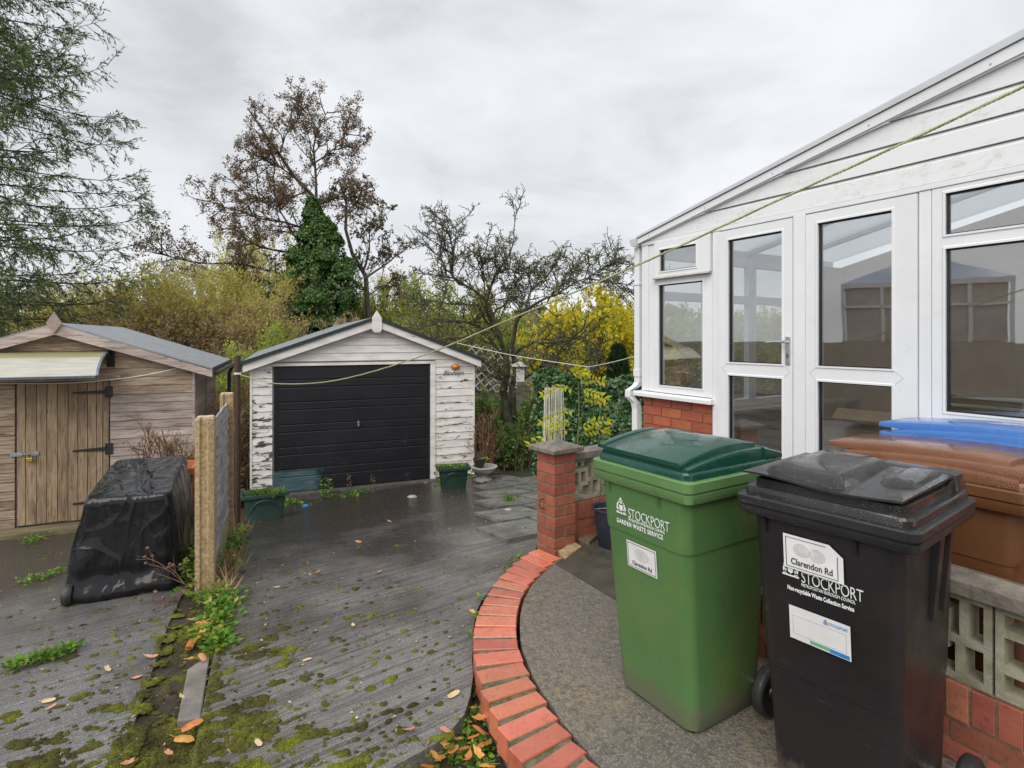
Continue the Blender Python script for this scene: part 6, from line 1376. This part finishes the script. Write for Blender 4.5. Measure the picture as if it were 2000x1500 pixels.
# ------------------------------------------------------------------ sapling with pinnate leaves behind the pier
rng = np.random.default_rng(17); YS = 6.3
sap = thing('sumac_sapling', 'young sapling with lime yellow feathery leaves behind the brick pier', 'sapling', tuple(D(1128, 800, YS).xy) + (0,)); ao = np.array(sap.location); sx_, sy_ = ao[0], ao[1]
stem = resample([(0, 0, zd(sx_, sy_) - .1), (-.01, 0, .3), (.02, 0, .75), (.01, 0, 1.14)], 8); tubes('trunk', MT['stem_green'], sap, [(stem[None], np.linspace(.014, .006, 8)[None], 6)])
stem2 = [(1122, 860, 1075, 750), (1128, 820, 1150, 745)]
fr = [((1128, 770), (1100, 752), (1062, 772), 0.), ((1130, 752), (1150, 742), (1178, 745), .1), ((1128, 758), (1150, 764), (1178, 775), -.1), ((1128, 745), (1120, 728), (1128, 722), -.1), ((1126, 800), (1095, 800), (1058, 818), -.25), ((1130, 775), (1155, 780), (1180, 788), .1),
      ((1125, 830), (1100, 826), (1076, 838), .1), ((1126, 840), (1080, 838), (1035, 858), -.3), ((1128, 845), (1150, 825), (1185, 822), .0), ((1128, 850), (1160, 842), (1190, 845), .15), ((1128, 735), (1138, 725), (1146, 730), .0)]
for a, m_, b, dd in fr:
    A, M_, B_ = (np.array(D(*q_, YS)) - ao for q_ in (a, m_, b)); M_[1] += dd * .6; B_[1] += dd; path = resample([A, (A + M_) / 2 + [0, 0, .01], M_, (M_ + B_) / 2 + [0, 0, .008], B_], 9)
    r_ = tubes('leaf', MT['stem_green'], sap, [(path[None], np.linspace(.004, .002, 9)[None], 4)])
    t_ = np.linspace(.25, 1., 7); ps = np.array([[np.interp(t, np.linspace(0, 1, 9), path[:, i]) for i in range(3)] for t in t_]); ax = unit(path[-1] - path[3]); sd = unit(np.cross(ax, [0, -.8, .6]))
    P2 = np.concatenate([ps, ps, ps[-1:]]); dd2 = np.concatenate([ax * .7 + sd + [0, -.25, -.15] + rng.normal(size=(7, 3)) * .22, ax * .55 - sd + [0, -.25, -.15] + rng.normal(size=(7, 3)) * .22, [ax]])
    foliage('leaflet', LF['lime'], r_, P2, rng.uniform(.058, .092, len(P2)), rng, dd2, .42, .05, np.broadcast_to(np.array([0, -.85, .5]), P2.shape) + rng.normal(size=P2.shape) * .15)

# ------------------------------------------------------------------ weeds, moss, fallen leaves
def weeds(name, label, spots, leaf, n_each, ls, hgt, rng, r=.05, aspect=.6, kind='stuff', cat='weeds', stem=True):
    "low leafy weeds around ground points (x, y, z, scale)"
    vs, qs, o = [], [], 0
    for (x, y, z, s) in spots:
        n = max(4, int(n_each * s)); a = rng.uniform(0, 2 * np.pi, n); R = r * s * np.sqrt(rng.uniform(0, 1, n)); h = hgt * s * rng.uniform(0.05, 1, n) * (1 - .5 * R / (r * s + 1e-6))
        p_ = np.stack([x + R * np.cos(a), y + R * np.sin(a), z + h], 1); d_ = np.stack([np.cos(a), np.sin(a), rng.uniform(-.2, .8, n)], 1); nup = unit(np.array([0, 0, 1.]) + rng.normal(size=(n, 3)) * .4)
        v, q = leaf_arrays(p_, rng.uniform(.55, 1.2, n) * ls, d_, rng, aspect, .1, nup); vs.append(v); qs.append(q + o); o += len(v)
    return tag(link(name, npmesh(name, np.concatenate(vs), np.concatenate(qs)), LF[leaf]), label, cat, kind=kind)
def blades(name, label, spots, leaf, n_each, L_, rng, r=.03, w=.05, kind='stuff', lean=.5, cat='grass', droop=0.):
    vs, qs, o = [], [], 0
    for (x, y, z, s) in spots:
        n = max(4, int(n_each * s)); a = rng.uniform(0, 2 * np.pi, n); R = r * s * np.sqrt(rng.uniform(0, 1, n)); p_ = np.stack([x + R * np.cos(a), y + R * np.sin(a), np.full(n, z)], 1); b = rng.uniform(0, 2 * np.pi, n)
        d_ = np.stack([np.cos(b) * lean, np.sin(b) * lean, np.ones(n)], 1) * rng.uniform(.7, 1, (n, 1)); v, q = leaf_arrays(p_, rng.uniform(.5, 1.1, n) * L_ * s ** .5, d_, rng, w, .05 + droop); vs.append(v); qs.append(q + o); o += len(v)
    return tag(link(name, npmesh(name, np.concatenate(vs), np.concatenate(qs)), LF[leaf]), label, cat, kind=kind)
def spots(pxs, rng, n, jit=18, s=(.6, 1.3), dz=-.02):
    out = []
    for _ in range(n):
        i = rng.integers(0, len(pxs) - 1) if len(pxs) > 1 else 0; f = rng.uniform(); a = pxs[i]; b = pxs[min(i + 1, len(pxs) - 1)]
        x = a[0] + (b[0] - a[0]) * f + rng.normal() * jit; y = a[1] + (b[1] - a[1]) * f + rng.normal() * jit * .6
        p = P(x, y); out.append((p.x, p.y, p.z + dz, rng.uniform(*s)))
    return out
rng = np.random.default_rng(23)
weeds('weeds', 'green weeds with yellowing leaves round the foot of the near fence post', spots([(395, 1165), (430, 1180), (420, 1230), (425, 1262)], rng, 60, 13), 'weed', 16, .045, .10, rng, .06)
weeds('weeds', 'leafy weeds in the soil strip beyond the near post', spots([(440, 1120), (462, 1070), (470, 1035)], rng, 30, 9), 'weed', 14, .05, .16, rng, .07)
blades('dry_grass', 'dry straw coloured grass and stems beside the fence', spots([(432, 1165), (452, 1110), (466, 1050), (478, 1010)], rng, 34, 7), 'straw', 12, .19, rng, .06, .05, lean=.7)
weeds('weeds', 'green ivy weeds left of the near fence post', spots([(372, 1090), (380, 1120), (388, 1150)], rng, 22, 7), 'weed', 14, .05, .22, rng, .05)
weeds('weeds', 'row of small weeds along the garage sill', spots([(552, 985), (580, 982), (640, 968), (720, 958)], rng, 34, 7, (.5, 1.2)), 'weed', 16, .05, .10, rng, .08)
wp = P(637, 975); weeds('weed_plant', 'taller light green weed in front of the garage door', [(wp.x, wp.y, wp.z + .04 * k, .9) for k in range(7)], 'weed', 14, .055, .10, rng, .08, kind=None, cat='weed')
for px, lab in ((682, 'brown dried weed stalk left of the middle of the garage sill'), (728, 'brown dried weed stalk right of the middle of the garage sill')):
    wp = P(px, 962); weeds('weed_stalk', lab, [(wp.x, wp.y, wp.z + .03 * k, .5) for k in range(9)], 'dead', 12, .03, .06, rng, .05, kind=None, cat='weed')
weeds('weeds', 'line of leafy weeds in the crack nearest the yard edge', spots([(12, 1303), (60, 1285), (110, 1275), (155, 1258)], rng, 34, 4, (.4, .9)), 'weed', 14, .036, .05, rng, .05)
blades('grass_tuft', 'tuft of fresh grass in the yard crack', spots([(75, 1285), (95, 1278)], rng, 5, 3), 'grass', 16, .10, rng, .05, .05, lean=.5)
weeds('weeds', 'line of small weeds in the farther yard crack near the black cover', spots([(40, 1133), (90, 1122), (137, 1106)], rng, 24, 3, (.4, .8)), 'weed', 12, .035, .045, rng, .05)
weeds('weeds', 'small weeds along the step in front of the shed', spots([(5, 1080), (30, 1062), (85, 1045), (78, 1055)], rng, 12, 5, (.4, .9)), 'weed', 14, .04, .08, rng, .06)
bedp = [(p_.x, p_.y) for p_ in (G(905, 1440, -.16), G(925, 1400, -.16), G(938, 1350, -.16), G(942, 1300, -.16), G(870, 1475, -.16), G(820, 1500, -.16), G(925, 1470, -.16), G(950, 1500, -.16))]
bs = [(x + rng.normal() * .03, y + rng.normal() * .03, -.17, rng.uniform(.5, 1.1)) for x, y in bedp for _ in range(9)]
weeds('weeds', 'bright green weeds filling the gap beside the brick edging', bs, 'weed', 16, .030, .07, rng, .045)
weeds('weeds', 'small weeds and moss between the edging bricks and the drive', [(p_.x, p_.y, -.07, rng.uniform(.3, .7)) for p_ in [G(1018, 1085, -.05), G(990, 1105, -.05), G(938, 1165, -.05), G(926, 1200, -.06), G(922, 1240, -.06), G(1000, 1090, -.05)] for _ in range(3)], 'weed', 12, .03, .05, rng, .03)
weeds('weeds', 'small green weeds and grass in the joints of the slab path', spots([(1000, 985), (1030, 975), (1040, 945), (1010, 905), (960, 870), (985, 978), (1035, 1040)], rng, 30, 7, (.4, 1.)), 'weed', 12, .045, .06, rng, .07)
blades('grass_tuft', 'single green grass tuft on the slab path', spots([(995, 982)], rng, 3, 2), 'grass', 40, .16, rng, .05, .05)
weeds('ground_plants', 'mixed ground plants along the far end of the slab path', spots([(930, 860), (980, 862), (1030, 850), (1045, 880)], rng, 60, 12, (.6, 1.4)), 'under', 16, .07, .16, rng, .14)
for t_, lf, n_, ls, hh, lab in ((tr1, 'grass', 60, .18, .1, 'feathery green weeds growing in the left trough'), (tr2, 'weed', 50, .055, .10, 'trailing green plants spilling from the right trough')):
    c = np.array(t_.location); sp = [(c[0] + rng.uniform(-.17, .17), c[1] + rng.uniform(-.07, .07), c[2] + .26, rng.uniform(.6, 1.1)) for _ in range(16)]
    if lf == 'grass': blades('trough_plants', lab, sp, 'grass', 26, .15, rng, .06, .12, lean=.8, cat='plant')
    else:
        sp += [(c[0] - .2, c[1] - .14, c[2] + .22 - .035 * k, .5) for k in range(7)] + [(c[0] + .24, c[1] - .05, c[2] + .2 - .03 * k, .4) for k in range(4)]
        weeds('trough_plants', lab, sp, 'weed', 14, .055, .08, rng, .08, cat='plant')
c = np.array(urn.location); weeds('pot_plant', 'little green plant growing in the black pot on the urn', [(c[0] + .02 + rng.uniform(-.05, .05), c[1] - .02, c[2] + .32, .6) for _ in range(5)], 'weed', 14, .05, .08, rng, .06, kind=None, cat='plant')
weeds('leaf_litter', 'drift of rusty dead leaves at the foot of the white door post', spots([(830, 945), (842, 938)], rng, 9, 7, (.5, 1.)), 'dead', 14, .05, .03, rng, .07, cat='leaf litter')
# dead flower stems beside the post
rng = np.random.default_rng(3); dk = thing('dead_flower_stems', 'dead brown branching stems with round seed heads beside the near post', 'plant', tuple(P(392, 1165))); ao = np.array(dk.location)
pth = [[(395, 1165), (360, 1140), (325, 1110), (285, 1100)], [(360, 1140), (330, 1128), (300, 1118)], [(390, 1160), (372, 1125), (352, 1103)], [(365, 1150), (335, 1170), (275, 1172)], [(380, 1160), (355, 1150), (320, 1185)], [(325, 1110), (312, 1100), (283, 1088)], [(372, 1150), (350, 1165), (300, 1190)], [(360, 1140), (345, 1120), (330, 1108)]]
PP = []
for i, pp0 in enumerate(pth):
    PP.append(resample([np.array(P(x, y)) * 0 + np.array(D(x, y, 3.95 - .05 * i)) for x, y in pp0], 6) - ao)
PP = np.array(PP); e1, _ = spawn(PP, 3, .06, .16, rng, .4, 1., (.5, 1.), .2, 4, .1, .2); tubes('stems', MT['twig_red'], dk, [(PP, rad_of(len(PP), 6, .0032, .002), 4), (e1, rad_of(len(e1), 4, .002, .0015), 3)])
q = MB(); q.lathe([(.003, -.01), (.011, -.004), (.012, .004), (.004, .011)], 7); sh_ = q.mesh('seed_head', True)
for p_ in np.concatenate([PP[:, -1], e1[::2, -1]]): link('seed_head', sh_, MT['twig_red'], dk, loc=tuple(p_))
# moss cushions on the concrete
def mk_moss():
    m, t = new_mat('moss'); q = NT(t); v = q.coords((1, 1, 1), rand=False); f = q.noise(v, 5, 3); f2 = q.noise(v, 180, 3)
    col = q.ramp(f, [(.30, (.060, .050, .020)), (.48, (.12, .115, .022)), (.66, (.25, .28, .025))]); col = q.mix(q.ramp(f2, [(.4, .55), (.6, 0.)]), col, (.03, .03, .012))
    q.pbr(col, .9, q.bump(f2, .012), .2); return m
rng = np.random.default_rng(41); mv, mf = [], []; o = 0; cnt = 0
zones = [((0, 300, 1000, 1500), .5), ((440, 900, 1150, 1500), .3), ((150, 420, 1180, 1500), .9), ((90, 650, 1380, 1500), .9)]
tries = 0
while cnt < 4200 and tries < 70000:
    tries += 1; px, py = rng.uniform(0, 900), 1010 + 490 * rng.uniform() ** .8; p = P(px, py)
    if p.y < 1.8: continue
    w, u = wu(p.x, p.y)
    d = mnoise.noise((u * 1.3, w * 1.9, 3)); d2 = mnoise.noise((u * 5.0, w * 13, 9)) + .6 * mnoise.noise((u * 11, w * 24, 2))
    lf = .85 * math.exp(-((u + .35) / .62) ** 2) * max(.25, 1.2 - .22 * (w - 2.2)) + .42 * math.exp(-((w - 2.1) / .42) ** 2) * (u < .55) + .10
    if -.64 < u < -.27: lf += .42
    if py < 1180: lf *= .55
    if d * .35 + d2 * .55 + lf * .58 < .655 + rng.uniform(-.12, .10) and rng.uniform() > .02 + .03 * lf: continue
    r = .0045 + .016 * rng.uniform() ** 1.8 * (1.15 if d2 > .25 else .8); h = r * rng.uniform(.35, .6); e1 = rng.uniform(.9, 1.8); ang = rad(22.6) + rng.normal() * .3
    base = len(mv); n = 7; zb_ = (-.03 if u < -.55 else (-.045 if u < -.31 else 0))
    for s, hz in ((1, -.006), (.85, .55), (.45, .95)):
        for k in range(n):
            a = 2 * math.pi * k / n; rr_ = r * s * (1 + rng.uniform(-.22, .22)); x, y = rr_ * e1 * math.cos(a), rr_ * math.sin(a)
            gx_, gy_ = p.x + x * math.cos(ang) - y * math.sin(ang), p.y + x * math.sin(ang) + y * math.cos(ang); mv.append((gx_, gy_, zd(gx_, gy_) + zb_ + h * hz * (1 + rng.uniform(-.2, .2))))
    mv.append((p.x, p.y, zd(p.x, p.y) + zb_ + h))
    for a in range(2):
        for k in range(n): mf.append((base + a * n + k, base + a * n + (k + 1) % n, base + (a + 1) * n + (k + 1) % n, base + (a + 1) * n + k))
    for k in range(n): mf.append((base + 2 * n + k, base + 2 * n + (k + 1) % n, base + 3 * n))
    cnt += 1
mvn = np.array(mv); pick = rng.integers(0, len(mvn), 46000); tp_ = mvn[pick] + rng.normal(size=(46000, 3)) * np.array([.004, .004, .0005])
tv, tq = leaf_arrays(tp_, rng.uniform(.003, .0075, 46000), np.array([0, 0, 1.]) + rng.normal(size=(46000, 3)) * .6, rng, .5, .1)
nb = len(mv); mv = np.concatenate([mvn, tv]).tolist(); mf += (tq + nb).tolist()
me = bpy.data.meshes.new('moss'); me.from_pydata(mv, [], mf); me.polygons.foreach_set('use_smooth', [True] * len(mf)); tag(link('moss', me, mk_moss()), 'cushions of yellow green moss on the concrete', 'moss', kind='stuff')
# fallen leaves, one by one
def leaf_piece(curl, lobed):
    q = MB(); n = 14; pts = []
    for k in range(n):
        a = 2 * math.pi * k / n; r = (.5 + .13 * math.cos(2 * a)) * (1 + (.22 * math.cos(5 * a) if lobed else .04 * math.cos(7 * a))); x, y = r * math.cos(a), r * .72 * math.sin(a); pts.append((x, y, curl * (x * x * .6 + y * y * 1.3) + .04 * math.sin(3 * x)))
    for k in range(n): q.poly([(0, 0, .02), pts[k], pts[(k + 1) % n]])
    q.tube([(-.3, 0, .03), (-.62, 0, .0), (-.95, .08, .05)], .018, 4); return q.mesh('fallen_leaf', True)
LM = [leaf_piece(c, l) for c, l in ((.5, True), (.25, False), (.8, True), (-.5, False))]
leafm = [simple('orange_leaf', (.56, .21, .05), (.36, .10, .03), 30, .5), simple('amber_leaf', (.60, .34, .07), (.42, .18, .04), 30, .5), simple('pinkish_leaf', (.55, .27, .16), (.45, .18, .10), 30, .5), simple('pale_leaf', (.62, .50, .30), (.48, .34, .18), 30, .55), simple('yellow_leaf', (.70, .48, .05), (.60, .36, .04), 30, .5)]
rr = random.Random(12); MESHES = {}
def fallen(p, s, mi, label, group, up=.0):
    k = rr.randrange(4); key = (k, mi)
    if key not in MESHES:
        m = LM[k].copy(); m.materials.clear(); m.materials.append(leafm[mi]); MESHES[key] = m
    o = bpy.data.objects.new('fallen_leaf', MESHES[key]); COL.objects.link(o); o.location = (p[0], p[1], p[2] + .010 + up); o.scale = (s, s, s); o.rotation_euler = (rr.uniform(-.3, .3), rr.uniform(-.3, .3), rr.uniform(0, 6.28)); tag(o, label, 'leaf', group)
for px, py in [(868, 1462), (885, 1478), (905, 1470), (930, 1395), (936, 1440), (925, 1455), (945, 1460), (850, 1490), (935, 1480), (952, 1498), (835, 1500), (860, 1485), (893, 1452), (915, 1490), (940, 1418)]:
    p = G(px, py, -.13); fallen((p.x, p.y, -.135), rr.uniform(.042, .068), (mi := rr.choice([0, 0, 1])), ['orange', 'amber'][mi] + ' fallen leaf among the weeds beside the brick edging', 'orange leaves in the gap by the edging', rr.uniform(.0, .035))
for px, py in [(300, 1275), (290, 1140 + 135), (210, 1300), (268, 1315), (95, 1360), (100, 1372), (330, 1475), (395, 1285), (355, 1366), (505, 1455), (886, 1360), (800, 1430), (870, 1430), (740, 1120), (620, 1120), (700, 1060), (540, 1150), (760, 1020), (250, 1480), (450, 1460), (600, 1290), (690, 1225)]:
    p = P(px, py); w, u = wu(p.x, p.y); dz = -.03 if u < -.55 else 0
    fallen((p.x, p.y, p.z + dz), rr.uniform(.035, .055), (mi := rr.choice([2, 2, 3])), ['small pinkish', 'small pale straw coloured'][mi - 2] + ' fallen leaf lying flat on the wet concrete', 'pale leaves scattered on the concrete')
for px, py in [(395, 1222), (402, 1232), (385, 1238), (410, 1215), (372, 1255), (392, 1250), (415, 1245), (420, 1190), (368, 1290), (380, 1205), (360, 1440), (375, 1425), (405, 1250)]:
    p = P(px, py); fallen((p.x, p.y, p.z - .03), rr.uniform(.05, .075), (mi := rr.choice([0, 1, 1])), ['orange', 'amber'][mi] + ' fallen leaf in the weedy strip below the fence post', 'amber leaves in the weedy strip', rr.uniform(.0, .05))
p = G(923, 1192, .0); fallen((p.x, p.y, -.05), .055, 4, 'single bright yellow leaf against the outside of the brick edging', None, .03)

# tiny leaf scraps and dirt caught on the wet concrete
rng = np.random.default_rng(77); pts = []
while len(pts) < 900:
    px, py = rng.uniform(430, 1040), 960 + 500 * rng.uniform() ** 1.7
    if rng.uniform() < .25: px, py = rng.uniform(0, 420), rng.uniform(1040, 1480)
    p = P(px, py); w, u = wu(p.x, p.y)
    if not (2.0 < p.y < 8.6): continue
    if u > 2.4 and w < 4.4: continue
    if mnoise.noise((p.x * 1.5, p.y * 1.5, 4)) + rng.uniform(-.6, .6) < 0: continue
    pts.append((p.x, p.y, p.z + .004 + (-.03 if u < -.56 else 0)))
pts = np.array(pts); sz = .006 + .022 * rng.uniform(0, 1, len(pts)) ** 3
dd_ = unit(np.stack([rng.normal(size=len(pts)), rng.normal(size=len(pts)), rng.uniform(-.05, .25, len(pts))], 1)); v, q4 = leaf_arrays(pts, sz, dd_, rng, .7, .15, unit(np.array([0, 0, 1.]) + rng.normal(size=(len(pts), 3)) * .15))
tag(link('leaf_scraps', npmesh('leaf_scraps', v, q4), leafmat('leaf_scraps', [(0, (.10, .06, .03)), (.4, (.22, .12, .05)), (.7, (.36, .22, .12)), (.9, (.45, .38, .22)), (1, (.5, .48, .4))], .1)), 'tiny leaf scraps and grit scattered on the wet concrete', 'leaf litter', kind='stuff')
